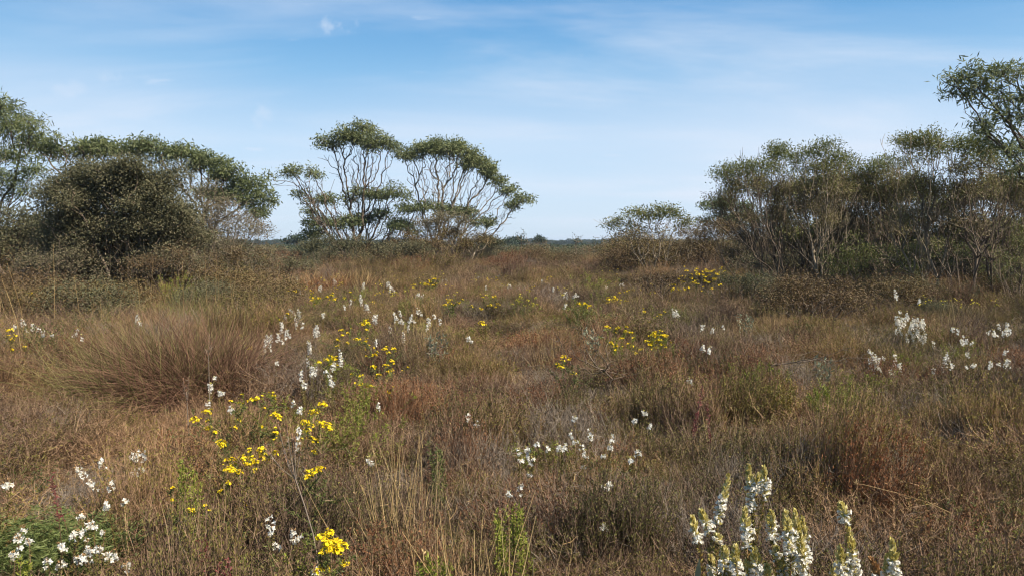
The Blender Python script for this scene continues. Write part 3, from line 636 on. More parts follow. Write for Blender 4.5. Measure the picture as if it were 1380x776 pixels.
# far scrub and woodland: one mass each
def proto_scrub(lm, rx, rz, n, ls, tn):
    st, lf = ellipsoid_shrub('x', rx, rz, n, lm, tn, ls, 12); 
    st.merge(lf, 1); return st.mesh('scrub', [M['bark'], M[lm]])
sp = [proto_scrub('brownleaf', 1.0, 1.2, 110, .13, (0, .6)), proto_scrub('bushleaf', 1.0, 1.3, 110, .13, (.1, .6)), proto_scrub('farleaf', 1.1, 1.4, 110, .14, (0, .8))]
def far_points(r0, r1, c, half=.9):
    x, y = np.meshgrid(np.arange(-r1 * half, r1 * half, c), np.arange(r0 * .6, r1, c)); x = x.ravel(); y = y.ravel()
    x = x + (rng.random(x.size) - .5) * c; y = y + (rng.random(y.size) - .5) * c; r = np.hypot(x, y)
    m = (r > r0) & (r < r1) & (np.abs(x) < y * half + 3); return x[m], y[m]
x, y = far_points(50, 260, 2.6); n = len(x); s = .7 + .6 * rng.random(n)
s = s * np.clip(1.12 - np.hypot(x, y) / 900, .7, 1.1) * .95
cover('far_scrub', 'low brown and olive scrub reaching to the horizon', sp, np.stack([x, y, gz(x, y)], 1), rng.integers(0, 3, n), np.stack([0 * x, 0 * x, rng.random(n) * 6.28], 1), np.stack([s * 1.5, s * 1.5, s * .8], 1))
wp = [proto_scrub('farleaf', 3.2, 6, 150, .75, (0, .7)), proto_scrub('farleaf', 4, 5, 150, .75, (0, .5)), proto_scrub('farleaf', 2.6, 7, 120, .7, (.1, .7))]
x, y = far_points(430, 1500, 15); n = len(x); s = .22 + .3 * rng.random(n) + .35 * N2.f(x, y, 160)
cover('far_woodland', 'low blue-green woodland along the horizon', wp, np.stack([x, y, np.zeros(n)], 1), rng.integers(0, 3, n), np.stack([0 * x, 0 * x, rng.random(n) * 6.28], 1), np.stack([s * 1.6, s * 1.6, s * 1.0], 1))
# a few taller crowns standing out of the far woodland
for lab, u, vt, D, rx in (('tiny flat far tree on the skyline, nearest the central clump', 682, 322.5, 150, 15), ('tiny flat far tree on the skyline behind the bare forked sapling', 700, 320, 160, 12),
                      ('tiny layered far tree alone on the skyline, right of the flat ones', 727, 319.5, 160, 8), ('tiny far tree on the skyline between the left grove and the tiered gum', 398, 318, 130, 14)):
    make_tree('far_tree', lab, 'tree', (u, 338, ), D, [(u, vt + 1.5, rx * .6, 1.6), (u - rx * .5, vt + 6, rx * .5, 1.4), (u + rx * .5, vt + 5, rx * .5, 1.4)], leaf=(.42, .18), nleaf=16, clump=.8, tips=.25, trunks=1, lm='farleaf', tint=(0, .6), rmax=.2, tip_r=.03, group='tiny far trees on the skyline', fill=.2)

# ------------------------------------------------------------------ flowering plants
def dist_for(v, H):
    return float(np.clip((EYE - H) * FPX / max(v - HOR, 6), 1.6, 45))
def spike_mesh(mb, bmesh_, p0, p1, near, w=.022, budfrac=.3, mat=0):
    """white tube flowers packed round an axis, buds at the tip"""
    ax = p1 - p0; L = np.linalg.norm(ax); ax = ax / L
    n = int(np.clip(L / (.0020 if near else .0055), 8, 110)); t = np.sort(rng.random(n)) * (1 - budfrac)
    gap = rng.random(n) > .12; t = t[gap]; n = len(t)
    C0 = p0 + ax * (t * L)[:, None] + rng.normal(size=(n, 3)) * w * .08
    d = unit(np.cross(np.tile(ax, (n, 1)), rdir(n)) + ax * (.15 + rng.normal(size=n)[:, None] * .3) + [0, 0, -.1])
    if near: tl, tr, pl_, pw = .0135, .0021, .005, .004
    else: tl, tr, pl_, pw = w * .62, w * .13, w * .55, w * .42
    tl = tl * (.75 + .5 * rng.random(n)); E = C0 + d * tl[:, None]
    prisms(mb, C0 + d * .002, E, np.full(n, tr * .75), np.full(n, tr * 1.25), 5 if near else 4, 0)
    np_ = 5 if near else 4; x = perp(d); y = np.cross(d, x)
    for k in range(np_):
        a = k / np_ * 6.283; r = x * math.cos(a) + y * math.sin(a)
        dd = unit(r + d * (.25 + .2 * rng.random((n, 1)))); s = unit(np.cross(dd, d))
        V = np.stack([E, E + dd * pl_ * .55 + s * pw / 2, E + dd * pl_, E + dd * pl_ * .55 - s * pw / 2], 1); mb.add(V, [[0, 1, 2, 3]], 0)
    # buds and bracts
    if budfrac > 0:
        nb = int((44 if near else 9) * (budfrac * L / .05 + .4)); t = 1 - budfrac * 1.15 + budfrac * 1.2 * rng.random(nb)
        tap = np.clip((1.06 - t) / (budfrac + .01), .15, 1)
        q = p0 + ax * (t * L)[:, None]; dd = unit(ax * 1.6 + rdir(nb) * .9); o = unit(np.cross(np.tile(ax, (nb, 1)), rdir(nb)))
        ls = (.0145 if near else w * .55)
        for rot in range(2): leaves(bmesh_, q + o * (ls * .3 * tap)[:, None], unit(dd + o * .35), ls * (.6 + .5 * tap), ls * (.55 if near else .42), 0)
        # bracts between the flowers
        nb2 = nb if near else nb // 2; t = rng.random(nb2) * (1 - budfrac); q = p0 + ax * (t * L)[:, None]; dd = unit(ax * .9 + rdir(nb2))
        leaves(bmesh_, q, dd, ls * 1.0, ls * .4, 0)
def leafy_stem(stm, lfm, a, b, w=.004, ll=.014, lw=.004, dens=260, lo=.35, bend=.1):
    L = np.linalg.norm(b - a); mid = (a + b) / 2 + rdir(1)[0] * L * bend * np.array([1, 1, .2])
    P = bez(a, mid, b, 7)[None]; ribbon(stm, P, np.linspace(w * 1.3, w * .7, 7)); ribbon(stm, P, np.linspace(w * 1.3, w * .7, 7))
    n = int(L * dens); 
    if n: 
        q, d = along(P, n, lo, 1.0); leaves(lfm, q, unit(d * .8 + rdir(n) * .9), ll * (.6 + .7 * rng.random(n)), lw, 0)
def yellow_head(mb, c, r, n, fl):
    """a flat-topped cluster of small cupped flowers"""
    q = rdir(n) * (rng.random((n, 1)) ** .5) * np.array([r, r, r * .55]); P = c + q; up = unit(q / r * .8 + [0, 0, .7] + rdir(n) * .25)
    x = perp(up); y = np.cross(up, x)
    for k in range(5):
        a = k / 5 * 6.283; rr = x * math.cos(a) + y * math.sin(a); dd = unit(rr + up * .55); s = unit(np.cross(dd, up)); f = fl * (.8 + .4 * rng.random((n, 1)))
        V = np.stack([P, P + dd * f * .6 + s * f * .42, P + dd * f, P + dd * f * .6 - s * f * .42], 1); mb.add(V, [[0, 1, 2, 3]], 0)
    for k in range(3):
        leaves(mb, P, unit(up + rdir(n) * .7), fl * .6, fl * .4, 0)

def white_plant(spikes, H, label, group, near=False, D=None, budfrac=.18, lean=(0, 0), name='white_flowering_heath', pmat='bud', stemleaf=True):
    """spikes: (u_tip, v_tip, u_bottom, v_bottom) in the photograph"""
    v0 = min(s[1] for s in spikes); d = D or dist_for(v0, H)
    um = sum(s[2] for s in spikes) / len(spikes)
    b = ground_pt(at_y(um, 500, d) + np.array([lean[0], lean[1], 0])); t = thing(name, label, 'flowering plant', b, group)
    stm, lfm = MB(), MB()
    for (u1, v1, u0, v00) in spikes:
        dy = d + (rng.random() - .5) * (.12 if near else .25)
        p1 = at_y(u1, v1, dy); p0 = at_y(u0, v00, dy)
        if p0[2] < b[2] + .1: p0[2] = b[2] + .1
        fm, bm = MB(), MB(); w = (.02 if near else .0195 * max(1, d / 7) ** .5)
        spike_mesh(fm, bm, p0, p1, near, w, budfrac)
        fo = fm.build('flower_spike', M['white'], t)
        if bm.n: bm.build('bud_tip', M[pmat], fo).location = (0, 0, 0)
        a = b + np.array([rng.normal() * .05, rng.normal() * .05, 0]) * (1 + len(spikes) * .15)
        leafy_stem(stm, lfm, a, p0, .0035 if near else .004, .013, .0045, 380 if stemleaf else 60, .3)
        ribbon(stm, np.stack([p0, (p0 + p1) / 2, p1])[None], [.003, .0025, .001])
    stm.build('stem', M['stem_brown'], t)
    if lfm.n: lfm.build('leaves', M['leaf_olive'], t)
    return t
def fix_sub(t):
    pass
def yellow_plant(heads, H, label, group, r=.022, n=12, fl=.008, D=None, mat='yellow', name='yellow_flowering_bush', leafy='leaf_green', extra=0, dens=260, lsz=.016):
    """heads: (u, v[, scale])"""
    v0 = min(h[1] for h in heads); d = D or dist_for(v0, H)
    um = sum(h[0] for h in heads) / len(heads); b = ground_pt(at_y(um, 500, d)); t = thing(name, label, 'flowering plant', b, group)
    stm, lfm = MB(), MB(); ph = []
    for h in heads:
        s = h[2] if len(h) > 2 else 1; p = at_y(h[0], h[1], d + (rng.random() - .5) * .3); p[2] = max(p[2], b[2] + .12); ph.append(p)
        fm = MB(); yellow_head(fm, p, r * s, max(3, int(n * s * s)), fl * (1 if s > .8 else .9)); fm.build('flower_head', M[mat], t)
    for k in range(extra):
        p = ph[rng.integers(len(ph))] + rng.normal(size=3) * [.07, .07, .04] - [0, 0, .03]; ph.append(p)
    # stems fork from a few main ones
    R0 = [b + np.array([rng.normal() * .03, rng.normal() * .03, -.02]) for _ in range(2)]
    q = np.array(ph); mids = b + (q - b) * (.35 + .4 * rng.random((len(q), 1))) + rng.normal(size=q.shape) * .02
    P, par = grow(np.array(R0), np.array([-1, -1]), np.concatenate([q, mids]), .5)
    idx = np.where(par >= 0)[0]; A = P[par[idx]]; B = P[idx]; seg = np.stack([A, (A + B) / 2 + rdir(len(A)) * .008, B], 1)
    ribbon(stm, seg, [.004, .0035, .003]); ribbon(stm, seg, [.004, .0035, .003])
    L = np.linalg.norm(B - A, axis=1)
    for s_, l_ in zip(seg, L):
        k = int(l_ * dens)
        if k:
            qq, dd = along(s_[None], k, 0 if s_[0, 2] > b[2] + .15 else .5, 1); leaves(lfm, qq, unit(dd * .7 + rdir(k)), lsz * (.6 + .8 * rng.random(k)), lsz * .32, 0)
    stm.build('stem', M['stem_brown'], t)
    if lfm.n: lfm.build('leaves', M[leafy], t)
    return t

GB = 'cream-tipped white heath spikes close to the camera at lower right'
BR = [
 ('tallest curved white spike with a long yellow-green tip, at the left of the close group', [(982, 641, 966, 706), (958, 749, 962, 776)], 2.0),
 ('short white spike with blunt cream tip, outermost left of the close group', [(933, 697, 942, 731)], 1.95),
 ('short white spike leaning left just beside the outermost left one', [(945, 688, 957, 716), (968, 722, 964, 732)], 1.9),
 ('two-forked white spike standing highest in the middle of the close group', [(1009, 627, 1013, 684), (1030, 630, 1031, 669), (1022, 640, 1018, 664)], 2.05),
 ('white spike with thick cream tip directly under the two-forked spike', [(1004, 686, 1007, 737)], 1.85),
 ('slim white spike right of the middle of the close group, narrow tip', [(1039, 689, 1042, 730), (1046, 738, 1046, 752), (1054, 748, 1058, 790)], 1.8),
 ('thick clustered white spikes with three cream tips, fullest of the close group', [(1059, 689, 1066, 748), (1072, 689, 1076, 756), (1081, 698, 1086, 762), (1064, 725, 1072, 780), (1078, 720, 1086, 790)], 1.75),
 ('cream buds and few white flowers low at the bottom edge under the curved spike', [(976, 737, 976, 768), (991, 737, 993, 780), (984, 755, 984, 790)], 1.75),
 ('cream-budded short spikes at the bottom edge left of the fullest spikes', [(1017, 740, 1020, 775), (1006, 757, 1010, 790), (1033, 762, 1036, 795)], 1.7),
 ('bent white spike with pink-brown crooked tip, right of the fullest spikes', [(1134, 679, 1142, 705), (1143, 708, 1154, 785)], 1.8),
 ('short pale spike touching the bottom edge left of the bent spike', [(1132, 737, 1135, 785), (1126, 760, 1128, 795)], 1.7),
 ('dense white spike with pointed cream tip, rightmost of the close group', [(1202, 728, 1208, 790), (1196, 750, 1200, 800)], 1.75),
 ('brownish spent spike at the bottom edge beside the rightmost white spike', [(1174, 753, 1186, 776)], 1.75),
]
for lab, sp_, D in BR:
    brown = 'spent' in lab
    white_plant(sp_, .9, lab, GB, near=True, D=D, budfrac=.95 if brown else .42, pmat='budbrown' if brown else 'bud')

GW = 'white heath flowers at lower left'
FL = [
 ('fullest white flower cluster at lower left, ring-shaped on several stems', [(184, 602, 184, 622), (193, 607, 194, 622), (176, 610, 178, 620), (191, 625, 188, 644), (178, 632, 180, 642), (184, 634, 182, 646)], .5),
 ('leaning white flower spike pointing up left with a tan tip', [(101, 627, 129, 658)], .5),
 ('white spike standing up just right of the leaning spike tip', [(134, 616, 140, 634)], .5),
 ('rounded white cluster touching the base of the leaning spike', [(148, 647, 151, 662)], .48),
 ('single small white bloom below the leaning spike', [(143, 675, 145, 684)], .46),
 ('tiny white bloom on a stem right of the single small bloom', [(168, 674, 168, 681)], .46),
 ('small white cluster at the far left edge above the ferns', [(11, 645, 14, 657), (6, 650, 8, 656)], .48),
 ('tall white cluster standing in the green ferns', [(32, 710, 26, 726), (38, 727, 40, 734), (24, 724, 26, 740)], .45),
 ('white bloom low at the left edge under the ferns', [(18, 744, 20, 752)], .42),
 ('white bloom at the right end of the ferns, topmost of that group', [(109, 690, 110, 700)], .46),
 ('broad white bloom right of the ferns with brown bracts', [(119, 703, 122, 713), (126, 706, 126, 712)], .46),
 ('white bloom spreading sideways at the edge of the ferns', [(97, 718, 101, 725), (106, 714, 107, 722)], .45),
 ('round white bloom on the lower right border of the ferns', [(80, 731, 84, 741)], .44),
 ('thick group of white blooms near the bottom edge right of the ferns', [(118, 728, 119, 744), (112, 748, 112, 758), (104, 750, 106, 759), (122, 738, 124, 752), (134, 736, 135, 745)], .44),
 ('slim white spikes right of the thick group at the bottom', [(156, 740, 159, 752), (147, 744, 149, 756), (141, 716, 141, 718)], .44),
 ('white bloom hanging at the bottom edge right of the slim spikes', [(170, 758, 173, 770)], .42),
 ('pair of small white blooms at the bottom edge below the ferns', [(63, 753, 66, 765), (81, 756, 83, 765)], .42),
 ('plump white spike with a brown tip beside the bottom yellow cluster', [(362, 692, 367, 720)], .5),
 ('broad white spike between the plump spike and the bottom yellow cluster', [(396, 712, 398, 731), (403, 722, 405, 727), (369, 734, 374, 739)], .48),
 ('white bloom at the bottom edge touching the bottom yellow cluster', [(424, 763, 425, 773)], .44),
]
for lab, sp_, H in FL: white_plant(sp_, H + .05, lab, GW, near=False, budfrac=.12, pmat='budbrown')
GM = 'white heath spikes around the middle of the photograph'
MM = [
 ('long white spike hidden behind the dead forked stalk', [(402, 574, 402, 592), (401, 596, 400, 608)], .55),
 ('slender white spike alone right of the big yellow bush', [(509, 537, 510, 552)], .52),
 ('small white spike alone below the slender one, mid picture', [(497, 615, 500, 628)], .5),
 ('pair of faint white spikes on straw stems in the middle of the heath', [(631, 557, 632, 568), (641, 566, 642, 573)], .52),
 ('brightest white spike right of centre with a brown base', [(709, 601, 715, 624), (716, 616, 718, 628), (699, 604, 701, 612), (702, 619, 703, 622), (713, 637, 714, 641)], .52),
 ('faint white spikes just under the brightest spike', [(700, 651, 701, 665), (687, 662, 687, 668)], .48),
 ('broad row of white blooms right of the brightest spike', [(752, 598, 754, 606), (762, 599, 761, 606), (757, 602, 757, 608), (737, 601, 738, 607), (723, 598, 724, 600)], .52),
 ('open white spikes at the right end of the broad row', [(783, 598, 785, 606), (789, 606, 789, 616), (786, 628, 786, 630), (775, 594, 776, 598)], .52),
 ('two white spikes above the broad row', [(770, 580, 771, 588), (795, 578, 795, 587), (796, 590, 796, 592)], .54),
 ('tall faint spikes right of the two spikes above the row', [(824, 586, 824, 598), (821, 599, 823, 606), (813, 613, 813, 616)], .54),
 ('white spikes with pinkish stems right of the faint tall spikes', [(859, 606, 860, 615), (850, 616, 852, 624)], .52),
 ('rounded white bloom standing apart below the row', [(822, 650, 821, 661), (815, 654, 816, 659)], .48),
 ('tiny white bloom low right of centre near the bottom', [(813, 705, 814, 712)], .44),
 ('trio of white blooms right of centre above the row', [(868, 553, 869, 561), (855, 564, 856, 570), (874, 570, 875, 577)], .54),
 ('tiny white bloom left of the trio', [(775, 561, 774, 566)], .54),
]
for lab, sp_, H in MM: white_plant(sp_, H + .04, lab, GM, near=False, budfrac=.12, pmat='bud')
# drifts farther away: plants nothing in the picture tells apart share the drift's label
def drift(pts, H, label, group, L=12):
    for k, (u, v, *r) in enumerate(pts):
        l = (r[0] if r else L) * (.8 + .4 * rng.random()); n = 1 + (rng.random() < .5) + (rng.random() < .3)
        sp_ = [(u + (rng.random() - .5) * 9 * (i > 0), v - l / 2 + (rng.random() - .5) * 8 * (i > 0), u + (rng.random() - .5) * (4 + 9 * (i > 0)), v + l / 2 + (rng.random() - .5) * 5 * (i > 0)) for i in range(n)]
        white_plant(sp_, H, label, group, near=False, budfrac=.1)
drift([(357, 465, 20), (364, 468, 14), (379, 440, 14), (386, 450, 16), (376, 455, 12), (373, 489, 10), (404, 427, 16), (398, 434, 14), (393, 422, 12), (417, 469, 18), (415, 487, 16), (421, 500, 16), (406, 508, 20), (410, 518, 10), (458, 478, 16),
       (461, 487, 12), (450, 493, 14), (444, 510, 14), (425, 444, 14), (447, 515, 10), (437, 500, 8), (380, 462, 10), (362, 458, 10), (383, 430, 10), (408, 440, 10)], .62, 'white heath spike in the drift right of the straw tussock, among yellow flowers', 'white drift right of the straw tussock')
drift([(473, 410, 12), (487, 406, 12), (493, 415, 12), (504, 431, 14), (491, 386, 14), (526, 390, 12), (452, 383, 12), (464, 415, 8), (533, 429, 14), (526, 444, 12), (506, 462, 14), (549, 442, 12), (543, 454, 16), (541, 434, 8), (554, 430, 8), (435, 425, 7), (522, 384, 9), (486, 398, 8), (538, 422, 9), (508, 428, 9),
       (400, 378, 8), (402, 392, 8), (430, 390, 6)], .62, 'white heath spike in the scattered drift below the tiered gum', 'white drift below the tiered gum', 10)
drift([(564, 400, 14), (568, 404, 12), (563, 419, 10), (579, 435, 12), (593, 433, 10), (576, 441, 9), (632, 455, 7), (598, 380, 7), (610, 384, 6), (585, 427, 7)], .62, 'white heath spike in the small drift below the broad gum', 'white drift below the broad gum')
drift([(643, 379, 8), (685, 387, 10), (700, 392, 10), (762, 413, 8), (761, 398, 7), (833, 380, 12), (836, 386, 10), (910, 423, 9), (655, 388, 6), (731, 380, 6), (746, 390, 5), (790, 380, 5), (862, 360, 5), (868, 352, 5), (722, 372, 5), (673, 372, 5), (846, 362, 5), (776, 398, 5), (815, 388, 5)], .6,
      'small far white heath spike scattered on the open slope below the horizon', 'white specks below the horizon', 7)
drift([(947, 469, 9), (954, 472, 8), (961, 445, 7), (946, 441, 6), (975, 441, 5), (930, 512, 4)], .58, 'small white bloom in the brown heath right of centre', 'white blooms right of centre', 6)
drift([(284, 522, 9), (281, 545, 12), (395, 545, 8), (296, 528, 6), (404, 553, 6), (313, 552, 5), (289, 510, 5)], .6, 'white bloom near the yellow heads beside the foot of the straw tussock', 'white blooms at the foot of the straw tussock', 8)
drift([(29, 434, 10), (44, 440, 9), (36, 445, 8), (58, 449, 9), (104, 448, 12), (109, 455, 9), (187, 432, 14), (190, 436, 8), (52, 443, 8), (20, 440, 6), (70, 452, 6)], .66, 'white bloom at the far left above the straw tussock', 'white blooms above the straw tussock', 8)
# big white bush at right: one plant of many spikes, then its neighbours
def cloud(n, u0, u1, v0, v1, L, slope=0):
    o = []
    for _ in range(n):
        a, b_ = rng.random(), rng.random(); u = u0 + (u1 - u0) * a; v = v0 + (v1 - v0) * b_ + slope * a; l = L * (.6 + .8 * rng.random()); o.append((u, v - l / 2, u + (rng.random() - .5) * 5, v + l / 2))
    return o
white_plant(cloud(44, 1207, 1248, 418, 448, 9, 16) + cloud(10, 1222, 1262, 440, 464, 8), .75, 'largest white-flowering bush in the right part of the heath', 'white-flowering bushes at right', D=9.6, budfrac=.05)
white_plant(cloud(20, 1168, 1186, 474, 500, 8) + cloud(14, 1180, 1214, 482, 508, 8), .62, 'white-flowering bush left below the largest white bush', 'white-flowering bushes at right', D=7.6, budfrac=.05)
white_plant(cloud(9, 1252, 1282, 475, 500, 7), .6, 'loose white blooms right below the largest white bush', 'white-flowering bushes at right', D=7.6, budfrac=.05)
white_plant([(1206, 390, 1207, 402), (1208, 398, 1208, 405)], .8, 'single tall white spike above the largest white bush', 'white-flowering bushes at right', D=12, budfrac=.05)
drift([(1284, 444, 7), (1291, 446, 7), (1302, 459, 9), (1310, 462, 6), (1296, 462, 6), (1332, 448, 9), (1340, 449, 8), (1345, 440, 7), (1357, 440, 12), (1353, 449, 8), (1356, 447, 8), (1335, 493, 8), (1346, 491, 5), (1358, 488, 9), (1354, 474, 6), (1302, 495, 6), (1313, 492, 4), (1284, 493, 6), (1303, 478, 5), (1240, 405, 5)], .6, 'small white bloom scattered near the right edge of the heath', 'white blooms near the right edge', 8)

# ---- yellow
GY = 'yellow-flowering bushes in the near heath'
YN = [
 ('yellow bush with a dense rounded patch of heads left of the dead forked stalk', [(305, 621), (315, 626), (306, 632), (321, 635), (328, 616), (340, 617), (353, 614), (352, 605), (370, 610, .8), (345, 633), (303, 653), (308, 650, .7), (326, 651, .7), (330, 663, .7), (331, 679, .7), (326, 660, .6), (312, 618, .8), (333, 625), (320, 622), (345, 622, .8), (358, 621, .8), (299, 661, .6), (336, 605, .7), (312, 632)], .52, .02),
 ('brightest yellow heads right of the dead forked stalk', [(435, 544, 1.3), (423, 555, 1.1), (440, 573, 1.3), (432, 569, 1.1), (417, 573), (414, 581, 1.2), (424, 592, 1.1), (418, 590, .8), (424, 609, 1.1), (412, 568), (444, 577), (405, 590, .6), (408, 570, .7), (428, 553, .8)], .58, .022),
 ('small yellow heads below the brightest heads', [(427, 633, 1.1), (416, 642), (414, 634, .8), (431, 631, .9), (403, 643, .4), (422, 637, .8)], .5, .02),
 ('two yellow heads rising above the dead forked stalk', [(371, 558, 1.1), (375, 563, .9), (370, 583, .9), (369, 590, .7), (371, 576, .5)], .56, .02),
 ('five scattered yellow heads in front of the straw tussock', [(263, 565, 1.2), (280, 554, 1.2), (280, 567, .6), (279, 578, 1.0), (290, 582, .9), (282, 576, .8)], .56, .022),
 ('single yellow head between the five scattered heads and the dense patch', [(298, 597, 1.3), (301, 601, .8), (315, 576, .6)], .54, .022),
 ('yellow cluster touching the bottom edge left of centre', [(444, 717, 1.0), (436, 725), (446, 728, 1.1), (453, 730), (460, 735), (450, 738, 1.2), (434, 745, .8), (456, 743), (466, 758, .8), (438, 765, 1.1), (441, 742), (431, 722, .7), (426, 770, .8), (440, 733)], .48, .019),
 ('few faint yellow heads over leafy green stems at lower left', [(257, 688, 1.0), (253, 686, .6), (260, 692, .6), (276, 680, .4), (234, 673, .5), (233, 657, .4), (282, 688, .4)], .46, .014),
]
for lab, hd, H, r in YN: yellow_plant(hd, H + .09, lab, GY, r=r * 1.2, n=18, fl=.009, extra=18, dens=430)
def yfill(heads, n, spread, s=.7):
    return heads + [(heads[rng.integers(len(heads))][0] + rng.normal() * spread, heads[rng.integers(len(heads))][1] + rng.normal() * spread * .5, s * (.6 + .6 * rng.random())) for _ in range(n)]
GM2 = 'yellow-flowering bushes farther into the heath'
YM = [
 ('yellow bush with many small heads right of the white drift', yfill([(460, 445), (455, 458), (468, 462), (480, 457), (486, 464), (493, 460), (475, 468), (490, 470), (462, 452)], 14, 8), .6, .7),
 ('two bright yellow heads above the small-headed yellow bush', [(493, 432, 1.2), (489, 437, 1.1), (496, 436)], .64, 1),
 ('long trailing yellow bush below and right of the small-headed bush', yfill([(523, 475), (528, 486), (520, 492), (524, 500), (510, 505), (543, 500, .6), (505, 495), (518, 470), (530, 470), (504, 478)], 14, 7), .58, .7),
 ('pale yellow heads on leafy stems lower in the trailing patch', yfill([(486, 518), (497, 520), (482, 550, .5), (525, 528), (490, 505, .6)], 6, 8, .5), .58, .6),
 ('yellow heads among the lower white spikes of the drift', yfill([(440, 485), (452, 484), (430, 488), (446, 480)], 6, 5), .6, .7),
 ('yellow pair at the left end of the drift', [(334, 466, 1.1), (337, 469, .8), (326, 452, .5)], .6, 1),
 ('flat yellow head at the right foot of the straw tussock', [(342, 538, 1.2), (336, 540, .8), (348, 538, .8)], .58, 1),
 ('scattered dim yellow heads left of the dead forked stalk', yfill([(369, 533, .8), (371, 538, .6), (317, 575, .6), (355, 550, .6), (311, 540, .5), (322, 543, .6)], 8, 12, .5), .56, .7),
 ('thin yellow heads over the white spikes at the left of the drift', yfill([(387, 423, .8), (348, 487, .6), (350, 500, .6), (345, 512, .5), (360, 435, .5)], 6, 8, .5), .6, .6),
 ('few yellow heads left at mid height between the drifts', yfill([(430, 402), (441, 400), (447, 398), (420, 405), (450, 404)], 10, 8, .7), .62, .8),
 ('yellow heads in the upper part of the scattered white drift', [(503, 407, 1.2), (510, 412, 1.2), (506, 416), (514, 411), (478, 404, .8), (473, 394, .8)], .64, 1),
 ('yellow bush below the foot of the broad gum', yfill([(572, 382), (580, 380), (586, 376), (577, 384), (583, 385)], 12, 6, .9), .66, .9),
 ('pale yellow heads between the broad gum bush and the mounded bush', yfill([(605, 405, 1.3), (608, 410), (600, 411), (618, 408)], 4, 5, .7), .64, 1),
 ('single orange-yellow head above brown heath, mid picture', [(651, 436, 1.1), (648, 434, .9)], .6, 1),
 ('row of small pale yellow heads left of the mounded bush', yfill([(655, 414), (662, 411), (667, 400, 1.1), (672, 410), (648, 416)], 8, 7, .8), .62, .9),
 ('three small yellow plants right of centre beside a dark hollow', [(759, 480, .9), (752, 490), (756, 494), (767, 484, .8), (773, 503, .8), (758, 486, .6)], .58, .9),
 ('yellow bush in the middle of the right slope', yfill([(826, 404), (820, 402), (832, 404), (828, 400), (822, 408), (836, 408)], 10, 5, .8), .64, .9),
 ('faint yellow heads left of the right-slope yellow bush', yfill([(789, 410), (795, 412), (780, 409)], 4, 5, .7), .62, .8),
 ('left one of the two paired yellow bushes right of centre', yfill([(843, 446), (850, 448), (838, 456), (824, 462), (818, 440), (830, 466), (856, 475, 1.1)], 14, 7, .75), .62, .8),
 ('right one of the two paired yellow bushes right of centre', yfill([(882, 452), (888, 458), (878, 464), (872, 460), (892, 464), (896, 452), (884, 468)], 16, 7, .8), .62, .8),
 ('small yellow heads between the paired bushes and the big far bush', yfill([(876, 434), (868, 420), (890, 424)], 6, 8, .6), .62, .7),
 ('yellow flowers at the far left edge near the green bush', [(26, 403, 1.2), (40, 396, 1.2), (63, 422, 1.0), (32, 426, 1.0), (36, 398, .8), (76, 429, .6)], .7, 1),
 ('yellow flowers low at the left edge above the straw tussock', [(13, 445, 1.1), (17, 456), (20, 452, .8), (15, 471, .9), (35, 467, .7), (10, 452, .6)], .64, 1),
]
for lab, hd, H, sc_ in YM:
    v0 = min(h[1] for h in hd); H += .05; d = dist_for(v0, H); k = (d / 5) ** .45
    yellow_plant(hd, H, lab, GM2, r=.031 * k * sc_, n=13, fl=.0105 * k, D=d, extra=26, leafy=('leaf_green', 'leaf_olive', 'leaf_lime')[rng.integers(3)], dens=420, lsz=.016 * k)
yb = [(925, 365), (918, 372), (932, 376), (940, 370), (948, 366), (955, 372), (962, 378), (966, 370), (910, 384), (904, 384), (915, 392), (928, 388), (938, 382), (950, 378), (960, 388), (970, 384), (945, 392, .6), (920, 380), (936, 366), (952, 364)]
yellow_plant(yfill(yb, 26, 6, .9), 1.0, 'largest yellow-flowering bush, on the far right slope with dark shade around it', GM2, r=.055, n=8, fl=.018, D=15.5, extra=40, leafy='leaf_green', dens=260, name='yellow_flowering_bush')
yellow_plant(yfill([(697, 404), (704, 402), (712, 404), (718, 408), (724, 410), (708, 412), (700, 400)], 12, 5, .8), .9, 'mounded green bush dotted pale yellow in the middle of the slope', GM2, r=.032, n=6, fl=.014, D=13.5, extra=50, mat='paleyellow', leafy='leaf_lime', dens=420)
for k in range(46):
    u = 380 + 560 * rng.random(); v = 366 + 34 * rng.random()
    yellow_plant(yfill([(u, v, .8)], 3, 5, .7), .62, 'faint distant yellow plant scattered over the far slope under the horizon', 'faint yellow plants under the horizon', r=.04, n=5, fl=.016, extra=3, mat='yellow' if k % 2 else 'paleyellow', dens=60, D=dist_for(v, .62))
for k in range(12):
    u = 1230 + 140 * rng.random(); v = 398 + 16 * rng.random()
    yellow_plant(yfill([(u, v, .7)], 2, 4, .6), .62, 'faint yellow plant at the foot of the right-hand thicket', 'faint yellow plants along the thicket', r=.03, n=4, fl=.012, extra=3, mat='paleyellow', dens=80, D=dist_for(v, .62))

# ---- leafy shoots, ferns, dead stalks
def shoot(label, tips, D, mat, name, H=.5, ll=.018, lw=.006, dens=600, cat='plant', group=None, lo=.4, stem='stem_brown', w=.003):
    um = sum(t_[0] for t_ in tips) / len(tips); b = ground_pt(at_y(um, 500, D)); t = thing(name, label, cat, b, group); stm, lfm = MB(), MB()
    for (u, v) in tips:
        leafy_stem(stm, lfm, b + np.array([rng.normal() * .06, rng.normal() * .06, 0]), at_y(u, v, D + (rng.random() - .5) * .3), w, ll, lw, dens * .4, lo + .12 * rng.random(), .12)
    stm.build('stem', M[stem], t)
    if lfm.n: lfm.build('leaves', M[mat], t)
GL = 'bright leafy shoots'
def fan(u, v, n, wd, ht): return [(u + wd * (rng.random() - .5) * 2, v + ht * rng.random()) for _ in range(n)]
shoot('bright lime-green leafy bush near the bottom edge, just left of centre-right', fan(684, 680, 16, 18, 34), 2.95, 'leaf_lime', 'lime_bush', group=GL, dens=420, lo=.55)
